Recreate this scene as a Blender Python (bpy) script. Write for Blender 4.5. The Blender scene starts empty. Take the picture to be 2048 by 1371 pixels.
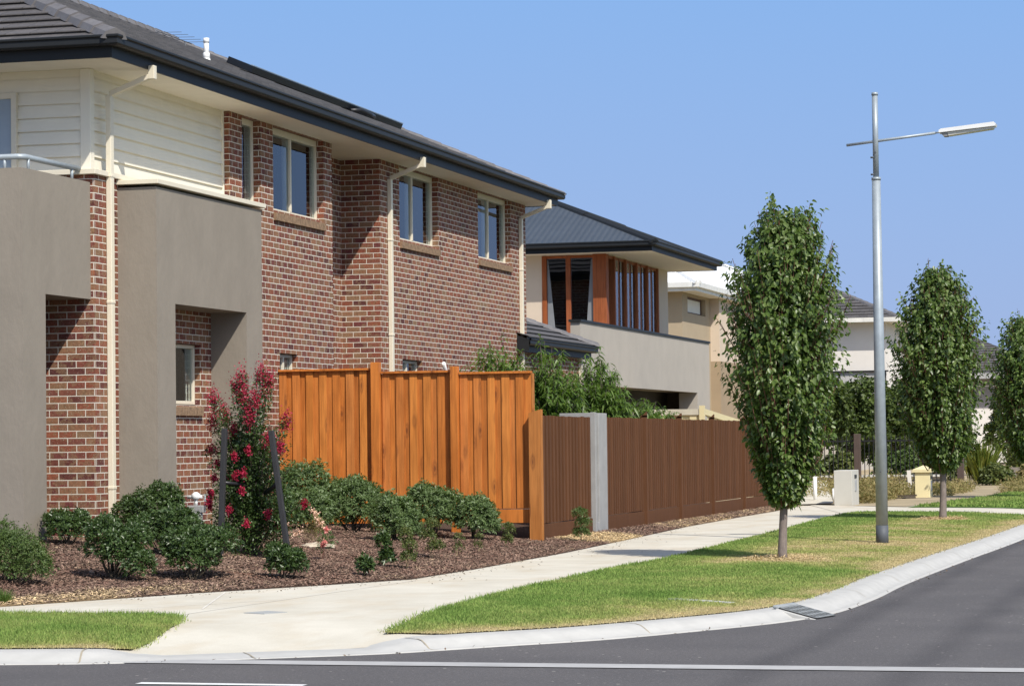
import bpy, math, random
import numpy as np
from mathutils import Vector, Matrix
from mathutils.geometry import delaunay_2d_cdt
rng = np.random.default_rng(7); random.seed(7)
SC = bpy.context.scene; COL = SC.collection
# ------------------------------------------------------------------ camera, sky, sun, exposure
H = 1.6
yaw, pitch, roll = [math.radians(a) for a in (14.78, 2.07, -0.706)]
fw = np.array([-math.sin(yaw)*math.cos(pitch), math.cos(yaw)*math.cos(pitch), math.sin(pitch)])
r0 = np.array([math.cos(yaw), math.sin(yaw), 0.]); u0 = np.cross(r0, fw)
cr, sr = math.cos(roll), math.sin(roll)
rt, up = cr*r0+sr*u0, -sr*r0+cr*u0
cd = bpy.data.cameras.new('camera'); cam = bpy.data.objects.new('camera', cd); COL.objects.link(cam)
cd.sensor_width = 36; cd.lens = 5500/2048*36; cd.clip_start = .5; cd.clip_end = 5000
cam.matrix_world = Matrix(((rt[0], up[0], -fw[0], 0), (rt[1], up[1], -fw[1], 0), (rt[2], up[2], -fw[2], H), (0, 0, 0, 1)))
SC.camera = cam
SUN = Vector((1., -1.0, 1.52)).normalized()
elev, azim = math.asin(SUN.z), math.atan2(SUN.x, SUN.y)
w = bpy.data.worlds.new("World"); SC.world = w; w.use_nodes = True
nt = w.node_tree; bg = nt.nodes['Background']
sky = nt.nodes.new('ShaderNodeTexSky'); sky.sky_type = 'NISHITA'; sky.sun_disc = False
sky.sun_elevation = elev; sky.sun_rotation = azim; sky.air_density = 1.; sky.dust_density = 1.2; sky.ozone_density = 1.2
tc = nt.nodes.new('ShaderNodeTexCoord'); sx = nt.nodes.new('ShaderNodeSeparateXYZ'); nt.links.new(tc.outputs['Generated'], sx.inputs[0])
mr = nt.nodes.new('ShaderNodeMapRange'); nt.links.new(sx.outputs['Z'], mr.inputs[0])
mr.inputs[1].default_value = .17; mr.inputs[2].default_value = .32; mr.inputs[3].default_value = .93; mr.inputs[4].default_value = 0.
rampz = nt.nodes.new('ShaderNodeValToRGB'); nt.links.new(sx.outputs['Z'], rampz.inputs[0])
rampz.color_ramp.elements[0].position = 0.; rampz.color_ramp.elements[0].color = (.36, .475, .79, 1)
rampz.color_ramp.elements[1].position = .17; rampz.color_ramp.elements[1].color = (.248, .465, .875, 1)
gain = nt.nodes.new('ShaderNodeVectorMath'); gain.operation = 'SCALE'; gain.inputs['Scale'].default_value = 1/(.135*1.23); nt.links.new(rampz.outputs[0], gain.inputs[0])
mx = nt.nodes.new('ShaderNodeMixRGB'); nt.links.new(mr.outputs[0], mx.inputs[0]); nt.links.new(sky.outputs[0], mx.inputs[1]); nt.links.new(gain.outputs[0], mx.inputs[2])
nt.links.new(mx.outputs[0], bg.inputs[0]); bg.inputs[1].default_value = .135
sl = bpy.data.lights.new('sun', 'SUN'); so = bpy.data.objects.new('sun', sl); COL.objects.link(so)
sl.energy = 4.2; sl.angle = math.radians(.55); sl.color = (1., .945, .86)
so.rotation_euler = (-SUN).to_track_quat('-Z', 'Y').to_euler(); so.location = (10, -10, 30)
SC.view_settings.view_transform = 'Standard'; SC.view_settings.look = 'None'; SC.view_settings.exposure = .24; SC.view_settings.gamma = 1.
SC.cycles.max_bounces = 6; SC.cycles.transparent_max_bounces = 6; SC.cycles.use_denoising = True

# ------------------------------------------------------------------ materials
def newmat(name):
    m = bpy.data.materials.new(name); m.use_nodes = True
    return m, m.node_tree, m.node_tree.nodes['Principled BSDF']
def nd(t, kind, **kw):
    n = t.nodes.new(kind)
    for k, v in kw.items():
        if k in n.inputs: n.inputs[k].default_value = v
        else: setattr(n, k, v)
    return n
def c4(c): return (c[0], c[1], c[2], 1)
def ramp(t, src, stops):
    r = t.nodes.new('ShaderNodeValToRGB'); e = r.color_ramp.elements
    while len(e) < len(stops): e.new(.5)
    for i, (p, c) in enumerate(stops): e[i].position = p; e[i].color = c4(c)
    t.links.new(src, r.inputs[0]); return r.outputs[0]
def mix(t, f, a, b, mode='MIX'):
    m = t.nodes.new('ShaderNodeMixRGB'); m.blend_type = mode
    for i, v in enumerate((f, a, b)):
        if hasattr(v, 'is_linked'): t.links.new(v, m.inputs[i])
        elif i == 0: m.inputs[0].default_value = v
        else: m.inputs[i].default_value = c4(v)
    return m.outputs[0]
def pos(t, scale=(1, 1, 1)):
    g = t.nodes.new('ShaderNodeNewGeometry'); mp = t.nodes.new('ShaderNodeMapping'); mp.inputs['Scale'].default_value = scale
    t.links.new(g.outputs['Position'], mp.inputs[0]); return mp.outputs[0]
def noise(t, vec, scale, detail=4, rough=.6):
    n = nd(t, 'ShaderNodeTexNoise', Scale=scale, Detail=detail, Roughness=rough); t.links.new(vec, n.inputs['Vector']); return n.outputs['Fac']
def bump(t, p, h, strength=.3, dist=.01):
    b = nd(t, 'ShaderNodeBump', Strength=strength, Distance=dist); t.links.new(h, b.inputs['Height']); t.links.new(b.outputs[0], p.inputs['Normal'])
def math_(t, op, a, b=None):
    m = t.nodes.new('ShaderNodeMath'); m.operation = op
    for i, v in enumerate((a, b)):
        if v is None: continue
        if hasattr(v, 'is_linked'): t.links.new(v, m.inputs[i])
        else: m.inputs[i].default_value = v
    return m.outputs[0]
def plain(name, c, rough=.7, var=.12, scale=3., stretch=(1, 1, 1), bmp=0., bscale=60., spec=.4, metal=0., island=0.):
    m, t, p = newmat(name); v = pos(t, stretch)
    f = noise(t, v, scale); lo = [x*(1-var) for x in c]; hi = [min(1, x*(1+var)) for x in c]
    col = ramp(t, f, [(.3, lo), (.7, hi)])
    if island:
        g = t.nodes.new('ShaderNodeNewGeometry')
        k = ramp(t, g.outputs['Random Per Island'], [(0, [1-island]*3), (1, [1+island*.6]*3)])
        col = mix(t, 1., col, k, 'MULTIPLY')
    t.links.new(col, p.inputs['Base Color']); p.inputs['Roughness'].default_value = rough
    p.inputs['Specular IOR Level'].default_value = spec; p.inputs['Metallic'].default_value = metal
    if bmp: bump(t, p, noise(t, v, bscale, 3), bmp, .01)
    return m
def brickmat(name, tones, mortar):
    m, t, p = newmat(name)
    uv = t.nodes.new('ShaderNodeUVMap'); uv.uv_map = 'UVMap'
    b = nd(t, 'ShaderNodeTexBrick', Scale=1., **{'Mortar Size': .0059, 'Mortar Smooth': .08, 'Brick Width': .24, 'Row Height': .086, 'Bias': 0.})
    b.inputs['Color1'].default_value = (0, 0, 0, 1); b.inputs['Color2'].default_value = (1, 1, 1, 1); b.inputs['Mortar'].default_value = (.5, .5, .5, 1)
    t.links.new(uv.outputs[0], b.inputs['Vector'])
    n = len(tones); col = ramp(t, b.outputs['Color'], [(i/(n-1), c) for i, c in enumerate(tones)])
    v = pos(t)
    blot = noise(t, v, 9., 3); col = mix(t, math_(t, 'MULTIPLY', math_(t, 'GREATER_THAN', blot, .52), .55), col, (.235, .150, .085))
    dark = noise(t, v, 38., 4); col = mix(t, 1., col, ramp(t, dark, [(.3, (.68, .66, .66)), (.7, (1.2, 1.18, 1.15))]), 'MULTIPLY')
    sp = noise(t, v, 95., 2, .5); col = mix(t, math_(t, 'GREATER_THAN', sp, .70), col, (.60, .52, .42))
    mcol = mix(t, noise(t, v, 25., 3), [x*.8 for x in mortar], [min(1, x*1.15) for x in mortar])
    col = mix(t, b.outputs['Fac'], col, mcol)
    t.links.new(col, p.inputs['Base Color']); p.inputs['Roughness'].default_value = .85; p.inputs['Specular IOR Level'].default_value = .25
    hgt = math_(t, 'SUBTRACT', math_(t, 'MULTIPLY', noise(t, v, 60., 3), .25), b.outputs['Fac']); bump(t, p, hgt, .7, .008)
    return m
def timbermat(name, c, dark, knots=.5, isl=.2):
    m, t, p = newmat(name)
    g = t.nodes.new('ShaderNodeNewGeometry'); rnd = g.outputs['Random Per Island']
    add = t.nodes.new('ShaderNodeVectorMath'); add.operation = 'ADD'; t.links.new(g.outputs['Position'], add.inputs[0])
    cmb = t.nodes.new('ShaderNodeCombineXYZ'); t.links.new(math_(t, 'MULTIPLY', rnd, 37.), cmb.inputs[2]); t.links.new(math_(t, 'MULTIPLY', rnd, 11.), cmb.inputs[0]); t.links.new(cmb.outputs[0], add.inputs[1])
    mp = t.nodes.new('ShaderNodeMapping'); mp.inputs['Scale'].default_value = (22, 22, 1.1); t.links.new(add.outputs[0], mp.inputs[0])
    gr = noise(t, mp.outputs[0], 1.6, 5, .6)
    mp2 = t.nodes.new('ShaderNodeMapping'); mp2.inputs['Scale'].default_value = (5., 5., 1.7); t.links.new(add.outputs[0], mp2.inputs[0])
    vo = nd(t, 'ShaderNodeTexVoronoi', Scale=1., Randomness=1.); t.links.new(mp2.outputs[0], vo.inputs['Vector'])
    col = ramp(t, gr, [(.25, [x*.66 for x in c]), (.5, c), (.75, [min(1, x*1.28) for x in c])])
    wob = math_(t, 'ADD', vo.outputs['Distance'], math_(t, 'MULTIPLY', math_(t, 'SUBTRACT', gr, .5), .16)); kn = ramp(t, wob, [(.05, (1, 1, 1)), (.11, (.25, .25, .25)), (.15, (.55, .55, .55)), (.24, (0, 0, 0))])
    col = mix(t, math_(t, 'MULTIPLY', kn, knots), col, dark)
    big = noise(t, mp2.outputs[0], .7, 2); col = mix(t, 1., col, ramp(t, big, [(.3, (.78, .74, .70)), (.7, (1.1, 1.14, 1.25))]), 'MULTIPLY')
    col = mix(t, 1., col, ramp(t, rnd, [(0, (1-isl, 1-isl*1.1, 1-isl)), (.35, (1, 1, 1)), (.7, (1-isl*.4, 1-isl*.1, 1.35)), (1, (1+isl*.5, 1+isl*.9, 1+isl))]), 'MULTIPLY')
    t.links.new(col, p.inputs['Base Color']); p.inputs['Roughness'].default_value = .6; p.inputs['Specular IOR Level'].default_value = .3
    bump(t, p, gr, .25, .004); return m
def tilemat(name, c, wid=.33, gauge=.32):
    m, t, p = newmat(name)
    uv = t.nodes.new('ShaderNodeUVMap'); uv.uv_map = 'UVMap'
    b = nd(t, 'ShaderNodeTexBrick', Scale=1., **{'Mortar Size': .004, 'Mortar Smooth': .1, 'Brick Width': wid, 'Row Height': gauge})
    b.inputs['Color1'].default_value = c4([x*.82 for x in c]); b.inputs['Color2'].default_value = c4([x*1.18 for x in c]); b.inputs['Mortar'].default_value = c4([x*.3 for x in c])
    t.links.new(uv.outputs[0], b.inputs['Vector']); v = pos(t)
    col = mix(t, 1., b.outputs['Color'], ramp(t, noise(t, v, 14., 5), [(.3, (.8, .8, .8)), (.7, (1.15, 1.13, 1.1))]), 'MULTIPLY')
    t.links.new(col, p.inputs['Base Color']); p.inputs['Roughness'].default_value = .62; p.inputs['Specular IOR Level'].default_value = .4
    bump(t, p, math_(t, 'SUBTRACT', math_(t, 'MULTIPLY', noise(t, v, 70., 3), .2), b.outputs['Fac']), .5, .006); return m
def ribmat(name, c, pitch=.076, rough=.45):
    m, t, p = newmat(name)
    uv = t.nodes.new('ShaderNodeUVMap'); uv.uv_map = 'UVMap'
    wv = nd(t, 'ShaderNodeTexWave', Scale=1/pitch/20*math.pi*2*.5, Distortion=0.); wv.bands_direction = 'X'; t.links.new(uv.outputs[0], wv.inputs['Vector'])
    t.links.new(ramp(t, noise(t, pos(t), 2.), [(.3, [x*.92 for x in c]), (.7, [x*1.08 for x in c])]), p.inputs['Base Color']); p.inputs['Roughness'].default_value = rough
    bump(t, p, wv.outputs['Fac'], .8, .017); return m
def leafmat(name, cols, rough=.42, trans=.22, spec=.5):
    m, t, p = newmat(name)
    g = t.nodes.new('ShaderNodeNewGeometry')
    n = len(cols); col = ramp(t, g.outputs['Random Per Island'], [(i/(n-1), c) for i, c in enumerate(cols)])
    col = mix(t, .5, col, ramp(t, noise(t, pos(t), 3.2, 2), [(.35, (.75, .78, .7)), (.65, (1.2, 1.18, 1.1))]), 'MULTIPLY')
    t.links.new(col, p.inputs['Base Color']); p.inputs['Roughness'].default_value = rough; p.inputs['Specular IOR Level'].default_value = spec
    tr = t.nodes.new('ShaderNodeBsdfTranslucent'); t.links.new(mix(t, 1., col, (1.5, 1.6, .7), 'MULTIPLY'), tr.inputs[0])
    ms = t.nodes.new('ShaderNodeMixShader'); ms.inputs[0].default_value = trans
    t.links.new(p.outputs[0], ms.inputs[1]); t.links.new(tr.outputs[0], ms.inputs[2]); t.links.new(ms.outputs[0], t.nodes['Material Output'].inputs[0]); return m
def attrmat(name, attr, stops, rough=.9, isl=.0, nscale=20., nvar=.15, trans=0., bmp=0.):
    m, t, p = newmat(name)
    a = t.nodes.new('ShaderNodeAttribute'); a.attribute_name = attr
    col = ramp(t, a.outputs['Fac'], stops)
    if isl:
        g = t.nodes.new('ShaderNodeNewGeometry'); col = mix(t, 1., col, ramp(t, g.outputs['Random Per Island'], [(0, [1-isl]*3), (1, [1+isl]*3)]), 'MULTIPLY')
    nf = noise(t, pos(t), nscale, 5)
    col = mix(t, 1., col, ramp(t, nf, [(.3, [1-nvar]*3), (.7, [1+nvar]*3)]), 'MULTIPLY')
    t.links.new(col, p.inputs['Base Color']); p.inputs['Roughness'].default_value = rough; p.inputs['Specular IOR Level'].default_value = .2
    if bmp: bump(t, p, nf, bmp, .02)
    if trans:
        tr = t.nodes.new('ShaderNodeBsdfTranslucent'); t.links.new(col, tr.inputs[0]); ms = t.nodes.new('ShaderNodeMixShader'); ms.inputs[0].default_value = trans
        t.links.new(p.outputs[0], ms.inputs[1]); t.links.new(tr.outputs[0], ms.inputs[2]); t.links.new(ms.outputs[0], t.nodes['Material Output'].inputs[0])
    return m
def glassmat(name, ior=1.62, tint=(.88, .93, .92)):
    m, t, p = newmat(name); t.nodes.remove(p)
    g = nd(t, 'ShaderNodeBsdfGlossy', Roughness=.012); g.inputs[0].default_value = (.95, .97, 1, 1); tr = t.nodes.new('ShaderNodeBsdfTransparent'); tr.inputs[0].default_value = c4(tint)
    f = nd(t, 'ShaderNodeFresnel', IOR=ior); ms = t.nodes.new('ShaderNodeMixShader'); t.links.new(f.outputs[0], ms.inputs[0]); t.links.new(tr.outputs[0], ms.inputs[1]); t.links.new(g.outputs[0], ms.inputs[2])
    b = nd(t, 'ShaderNodeBump', Strength=.12, Distance=.01); t.links.new(noise(t, pos(t), 1.1, 2), b.inputs['Height']); t.links.new(b.outputs[0], g.inputs['Normal'])
    t.links.new(ms.outputs[0], t.nodes['Material Output'].inputs[0]); return m

BRICK = brickmat('brick_red_brown', [(.100, .036, .034), (.215, .072, .044), (.270, .092, .052), (.150, .046, .044), (.290, .122, .068), (.240, .145, .085)], (.70, .655, .565))
SILLB = plain('sill_brick', (.25, .165, .10), .85, .35, 14., bmp=.4)
MORT = plain('sill_mortar', (.50, .44, .37), .9)
TAUPE = plain('taupe_render', (.265, .234, .192), .88, .06, 2.4, (1, 1, .6), bmp=.55, bscale=11., spec=.15)
CREAM = plain('cream_paint', (.72, .66, .52), .5, .03)
BOARD = plain('cream_weatherboard', (.77, .725, .60), .55, .03)
SOFFIT = plain('soffit_paint', (.80, .75, .65), .7, .03)
NAVY = plain('charcoal_colour_steel', (.019, .021, .023), .5, .06, spec=.22)
TILE = tilemat('grey_roof_tile', (.105, .098, .096))
CAPM = plain('ridge_cap_tile', (.155, .148, .150), .6, .15, 9., island=.18)
GLASS = glassmat('window_glass')
GLASSD = glassmat('dark_window_glass', 1.75, (.75, .75, .75))
BLIND = plain('cream_blind', (.84, .82, .74), .9, .03)
CURT = plain('blue_grey_curtain', (.33, .40, .47), .9, .05)
PINE = timbermat('orange_stained_pine', (.53, .172, .030), (.15, .045, .013), .8, .26)
PINEY = timbermat('yellow_stained_pine', (.46, .175, .034), (.13, .04, .012), .9, .08)
BROWN = plain('brown_painted_timber', (.118, .054, .027), .8, .1, 6., (3, 3, .5), bmp=.15, island=.14, spec=.1)
CONC = plain('grey_concrete_pier', (.31, .31, .305), .85, .12, 3., bmp=.3, bscale=50., spec=.2)
KERB = plain('kerb_concrete', (.455, .45, .425), .85, .07, 4., (1, 1, 3), bmp=.12, bscale=90., spec=.2)
GALV = plain('galvanised_steel', (.32, .365, .395), .45, .1, 9., metal=.2, spec=.5)
GALVD = plain('dark_pole_base', (.085, .095, .11), .6, .1)
WHITE = plain('white_plastic', (.80, .80, .78), .4, .03)
BLACKP = plain('black_metal', (.018, .018, .020), .4, .1)
SOLAR = plain('solar_collector', (.012, .014, .018), .25, .1)
STAKE = plain('charred_stake', (.030, .030, .032), .8, .25, 8., (3, 3, .6), bmp=.4)
ROCK = plain('pale_rock', (.50, .43, .33), .9, .25, 9., bmp=.6, bscale=25.)
DARKIN = plain('dark_interior', (.03, .027, .024), .9)
STEEL2 = ribmat('dark_corrugated_roof', (.060, .072, .088))
STEELW = ribmat('white_corrugated_roof', (.86, .87, .86), rough=.5)
CEDAR = timbermat('cedar_window_timber', (.30, .082, .020), (.12, .04, .015), .2, .12)
GREIGE = plain('greige_render', (.41, .375, .325), .85, .05, 1.5, bmp=.15, bscale=90., spec=.2)
SAND = plain('sand_render', (.60, .50, .39), .85, .04, 1.5, spec=.2)
TAN = plain('tan_render', (.345, .265, .175), .85, .05, 1.5, spec=.2)
OFFW = plain('off_white_render', (.73, .69, .63), .85, .04, 1.5, spec=.2)
YELL = plain('pale_yellow_render', (.74, .65, .38), .85, .04, 2., spec=.2)
PALEF = plain('cream_steel_fence', (.66, .57, .33), .6, .04)
BARK = plain('grey_brown_bark', (.20, .165, .145), .9, .25, 12., (3, 3, .8), bmp=.5)
BARKD = plain('dark_stem_bark', (.09, .07, .05), .9, .25, 12.)
TWIG = plain('reddish_twig', (.16, .075, .05), .8, .2, 12.)
DRYST = plain('dry_stem', (.36, .27, .15), .9, .2, 12.)
def asphalt():
    m, t, p = newmat('asphalt'); v = pos(t)
    f = noise(t, v, 140., 2); col = ramp(t, f, [(.3, (.074, .070, .071)), (.72, (.150, .144, .143))])
    vo = nd(t, 'ShaderNodeTexVoronoi', Scale=5.5); t.links.new(v, vo.inputs['Vector']); col = mix(t, math_(t, 'MULTIPLY', math_(t, 'LESS_THAN', vo.outputs['Distance'], .075), math_(t, 'GREATER_THAN', noise(t, v, 3., 2), .5)), col, (.36, .34, .31)); vo2 = nd(t, 'ShaderNodeTexVoronoi', Scale=16.); t.links.new(v, vo2.inputs['Vector']); col = mix(t, math_(t, 'LESS_THAN', vo2.outputs['Distance'], .12), col, (.19, .185, .18)); col = mix(t, math_(t, 'GREATER_THAN', noise(t, v, 130., 1, .3), .69), col, (.24, .23, .22)); col = mix(t, 1., col, ramp(t, noise(t, v, 34., 4), [(.3, (.78, .78, .78)), (.7, (1.20, 1.19, 1.18))]), 'MULTIPLY')
    col = mix(t, 1., col, ramp(t, noise(t, v, .55, 4), [(.3, (.86, .86, .87)), (.7, (1.1, 1.09, 1.08))]), 'MULTIPLY')
    # worn wheel paths along the street
    s = t.nodes.new('ShaderNodeSeparateXYZ'); t.links.new(v, s.inputs[0])
    r = math_(t, 'ADD', s.outputs[0], math_(t, 'MULTIPLY', math_(t, 'SUBTRACT', noise(t, v, .5, 3), .5), .35))
    for rad in (-3.26, -2.2):
        d = math_(t, 'ABSOLUTE', math_(t, 'SUBTRACT', r, rad)); k = ramp(t, d, [(.04, (.80, .80, .81)), (.22, (1, 1, 1))]); col = mix(t, 1., col, k, 'MULTIPLY')
    t.links.new(col, p.inputs['Base Color']); p.inputs['Roughness'].default_value = .88; p.inputs['Specular IOR Level'].default_value = .25
    bump(t, p, f, .5, .008); return m
ASPH = asphalt()
def pathmat():
    m, t, p = newmat('pale_concrete_path'); v = pos(t)
    col = ramp(t, noise(t, v, 1.1, 5), [(.3, (.535, .50, .415)), (.7, (.65, .615, .525))])
    col = mix(t, 1., col, ramp(t, noise(t, v, 90., 3), [(.3, (.93, .93, .93)), (.7, (1.05, 1.05, 1.04))]), 'MULTIPLY')
    st = noise(t, pos(t, (1.2, .5, 1)), 1.6, 5); st2 = ramp(t, st, [(.48, (0, 0, 0)), (.68, (1, 1, 1))]); col = mix(t, math_(t, 'MULTIPLY', st2, .45), col, (.50, .415, .29))
    t.links.new(col, p.inputs['Base Color']); p.inputs['Roughness'].default_value = .9; p.inputs['Specular IOR Level'].default_value = .15; return m
PATH = pathmat()
GREENS = [(0, (.160, .270, .055)), (.30, (.245, .345, .085)), (.62, (.39, .41, .14)), (1, (.57, .475, .26))]
GRASS = attrmat('lawn_blades', 'dry', GREENS, .75, .3, 3., .12, .3)
LAWN = attrmat('lawn_soil', 'dry', [(0, (.055, .12, .02)), (.4, (.12, .18, .04)), (.65, (.25, .24, .08)), (1, (.44, .35, .18))], .95, 0, 30., .3, 0, .6)
MULCH = attrmat('bark_mulch_soil', 'dry', [(0, (.070, .040, .031)), (.5, (.10, .064, .046)), (1, (.38, .27, .14))], .95, 0, 45., .45, 0, 1.)
CHIP = attrmat('bark_chips', 'dry', [(0, (.145, .078, .058)), (.5, (.225, .155, .115)), (1, (.53, .40, .22))], .9, .75, 3., .1)
DRYG = plain('dry_ground', (.36, .29, .18), .95, .25, .8)
PEAR = leafmat('glossy_pear_leaf', [(.054, .098, .018), (.086, .142, .030), (.124, .186, .046), (.190, .245, .088)], .38, .33, .5)
BUSHD = leafmat('dark_glossy_leaf', [(.040, .072, .021), (.062, .106, .031), (.096, .150, .050)], .36, .24, .5)
BUSHM = leafmat('mid_green_leaf', [(.086, .138, .046), (.128, .190, .072), (.180, .245, .112)], .42, .28, .45)
BUSHL = leafmat('fine_green_leaf', [(.060, .100, .024), (.088, .138, .036), (.125, .180, .054)], .5, .25, .4)
PEACH = leafmat('peach_leaf', [(.070, .128, .026), (.115, .190, .040), (.175, .255, .072)], .4, .38, .5)
OLIVE = leafmat('olive_leaf', [(.060, .085, .022), (.095, .125, .032), (.16, .175, .055)], .5, .22, .4)
BACKG = leafmat('background_leaf', [(.044, .070, .016), (.074, .110, .024), (.125, .165, .045)], .45, .22, .4)
FLAX = leafmat('flax_leaf', [(.07, .12, .02), (.16, .20, .035), (.30, .28, .06)], .45, .25, .4)
DRYB = leafmat('dry_weed_leaf', [(.22, .17, .08), (.33, .27, .13), (.14, .15, .05)], .8, .2, .2)
REDF = leafmat('crimson_petal', [(.24, .012, .035), (.42, .020, .065), (.56, .06, .13)], .6, .25, .2)
PINKF = leafmat('pink_petal', [(.70, .22, .22), (.78, .36, .33)], .6, .2, .2)
PALEPINK = leafmat('pale_pink_petal', [(.75, .48, .38), (.80, .58, .48)], .6, .2, .2)

# ------------------------------------------------------------------ mesh helpers
ORG = {}
def rootof(o):
    while o.parent: o = o.parent
    return o
def link(name, me, mat, parent):
    o = bpy.data.objects.new(name, me); COL.objects.link(o)
    for m in (mat if isinstance(mat, (list, tuple)) else [mat]): me.materials.append(m)
    if parent:
        off = ORG[rootof(parent).name]; me.transform(Matrix.Translation(-Vector(off))); o.parent = parent
    return o
def tag(o, label=None, cat=None, group=None, kind=None):
    if label: o['label'] = label
    if cat: o['category'] = cat
    if group: o['group'] = group
    if kind: o['kind'] = kind
    return o
def thing(name, loc, label, cat, group=None):
    o = bpy.data.objects.new(name, None); COL.objects.link(o); o.location = loc; o.empty_display_size = .2
    ORG[o.name] = tuple(loc); return tag(o, label, cat, group)
class MB:
    def __init__(s): s.v = []; s.f = []; s.uv = []; s.sm = []
    def face(s, pts, smooth=False, uv=None):
        i = len(s.v); s.v += [tuple(p) for p in pts]; s.f.append(tuple(range(i, i+len(pts)))); s.sm.append(smooth)
        if uv is None:
            a = np.array(pts, float); n = np.cross(a[1]-a[0], a[-1]-a[0]); k = int(np.abs(n).argmax())
            uv = [(p[1], p[2]) if k == 0 else ((p[0], p[2]) if k == 1 else (p[0], p[1])) for p in pts]
        s.uv += [tuple(q) for q in uv]
        return s
    def box(s, x0, x1, y0, y1, z0, z1):
        P = [(x0, y0, z0), (x1, y0, z0), (x1, y1, z0), (x0, y1, z0), (x0, y0, z1), (x1, y0, z1), (x1, y1, z1), (x0, y1, z1)]
        i = len(s.v); s.v += P
        for q in ((0, 3, 2, 1), (4, 5, 6, 7), (0, 1, 5, 4), (1, 2, 6, 5), (2, 3, 7, 6), (3, 0, 4, 7)):
            s.f.append(tuple(i+k for k in q)); s.sm.append(False)
            pts = [P[k] for k in q]; a = np.array(pts); kk = int(np.abs(np.cross(a[1]-a[0], a[3]-a[0])).argmax())
            s.uv += [(p[1], p[2]) if kk == 0 else ((p[0], p[2]) if kk == 1 else (p[0], p[1])) for p in pts]
        return s
    def obox(s, c, ax, ay, az):   # oriented box: centre and three half vectors
        c, ax, ay, az = [np.array(k, float) for k in (c, ax, ay, az)]
        P = [c+a*ax+b*ay+d*az for d in (-1, 1) for a, b in ((-1, -1), (1, -1), (1, 1), (-1, 1))]
        i = len(s.v); s.v += [tuple(p) for p in P]
        for q in ((0, 3, 2, 1), (4, 5, 6, 7), (0, 1, 5, 4), (1, 2, 6, 5), (2, 3, 7, 6), (3, 0, 4, 7)):
            s.f.append(tuple(i+k for k in q)); s.sm.append(False); s.uv += [(P[k][0]+P[k][1], P[k][2]) for k in q]
        return s
    def bar(s, a, b, w, h=None):
        a, b = np.array(a, float), np.array(b, float); d = b-a; L = np.linalg.norm(d); d /= L
        ref = np.array([0, 0, 1.]) if abs(d[2]) < .9 else np.array([1., 0, 0]); sd = np.cross(d, ref); sd /= np.linalg.norm(sd); u = np.cross(sd, d); h = h or w
        return s.obox((a+b)/2, d*L/2, sd*w/2, u*h/2)
    def tube(s, pts, rad, n=8, cap=True):
        pts = [np.array(p, float) for p in pts]; rad = rad if isinstance(rad, (list, tuple)) else [rad]*len(pts)
        i = len(s.v); t0 = pts[1]-pts[0]; ref = np.array([0, 0, 1.]) if abs(t0[2]) < .9*np.linalg.norm(t0) else np.array([1., 0, 0])
        for k, p in enumerate(pts):
            t = pts[min(k+1, len(pts)-1)]-pts[max(k-1, 0)]; t = t/np.linalg.norm(t); a = np.cross(t, ref); a /= np.linalg.norm(a); b = np.cross(t, a)
            for j in range(n): an = 2*math.pi*j/n; s.v.append(tuple(p+rad[k]*(math.cos(an)*a+math.sin(an)*b)))
        for k in range(len(pts)-1):
            for j in range(n):
                q = (i+k*n+j, i+k*n+(j+1) % n, i+(k+1)*n+(j+1) % n, i+(k+1)*n+j); s.f.append(q); s.sm.append(True); s.uv += [(j/n, k), ((j+1)/n, k), ((j+1)/n, k+1), (j/n, k+1)]
        if cap:
            for k, rev in ((0, 1), (len(pts)-1, 0)):
                q = [i+k*n+j for j in range(n)]; q = q[::-1] if rev else q; s.f.append(tuple(q)); s.sm.append(False); s.uv += [(0, 0)]*n
        return s
    def sweep(s, prof, path, closed=False, smooth=False):
        # prof: (out, z); path: list of (x, y, z0) with 'out' to the right of travel; mitred
        P = [np.array(p[:2], float) for p in path]; n = len(P); rows = []
        for k in range(n):
            def nrm(a, b): d = b-a; d /= np.linalg.norm(d); return np.array([d[1], -d[0]])
            if closed: n1, n2 = nrm(P[k-1], P[k]), nrm(P[k], P[(k+1) % n])
            else:
                n1 = nrm(P[k-1], P[k]) if k else nrm(P[0], P[1]); n2 = nrm(P[k], P[k+1]) if k < n-1 else n1
            m = n1+n2; m /= max(m@m, 1e-6)/2
            hs = path[k][3] if len(path[k]) > 3 else 1.
            rows.append([(P[k][0]+m[0]*o, P[k][1]+m[1]*o, path[k][2]+z*hs) for o, z in prof])
        i = len(s.v); q = len(prof)
        for r in rows: s.v += r
        for k in range(n if closed else n-1):
            for j in range(q-1):
                a, b = i+k*q, i+((k+1) % n)*q
                s.f.append((a+j, a+j+1, b+j+1, b+j)); s.sm.append(smooth); s.uv += [(k, j), (k, j+1), (k+1, j+1), (k+1, j)]
        return s
    def build(s, name, mat, parent=None, bevel=0, doubles=False):
        me = bpy.data.meshes.new(name); me.from_pydata(s.v, [], s.f)
        ul = me.uv_layers.new(name='UVMap'); ul.data.foreach_set('uv', np.array(s.uv, np.float32).ravel())
        me.polygons.foreach_set('use_smooth', s.sm); me.update()
        o = link(name, me, mat, parent)
        if bevel:
            b = o.modifiers.new('bevel', 'BEVEL'); b.width = bevel; b.segments = 2; b.limit_method = 'ANGLE'
        return o
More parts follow.
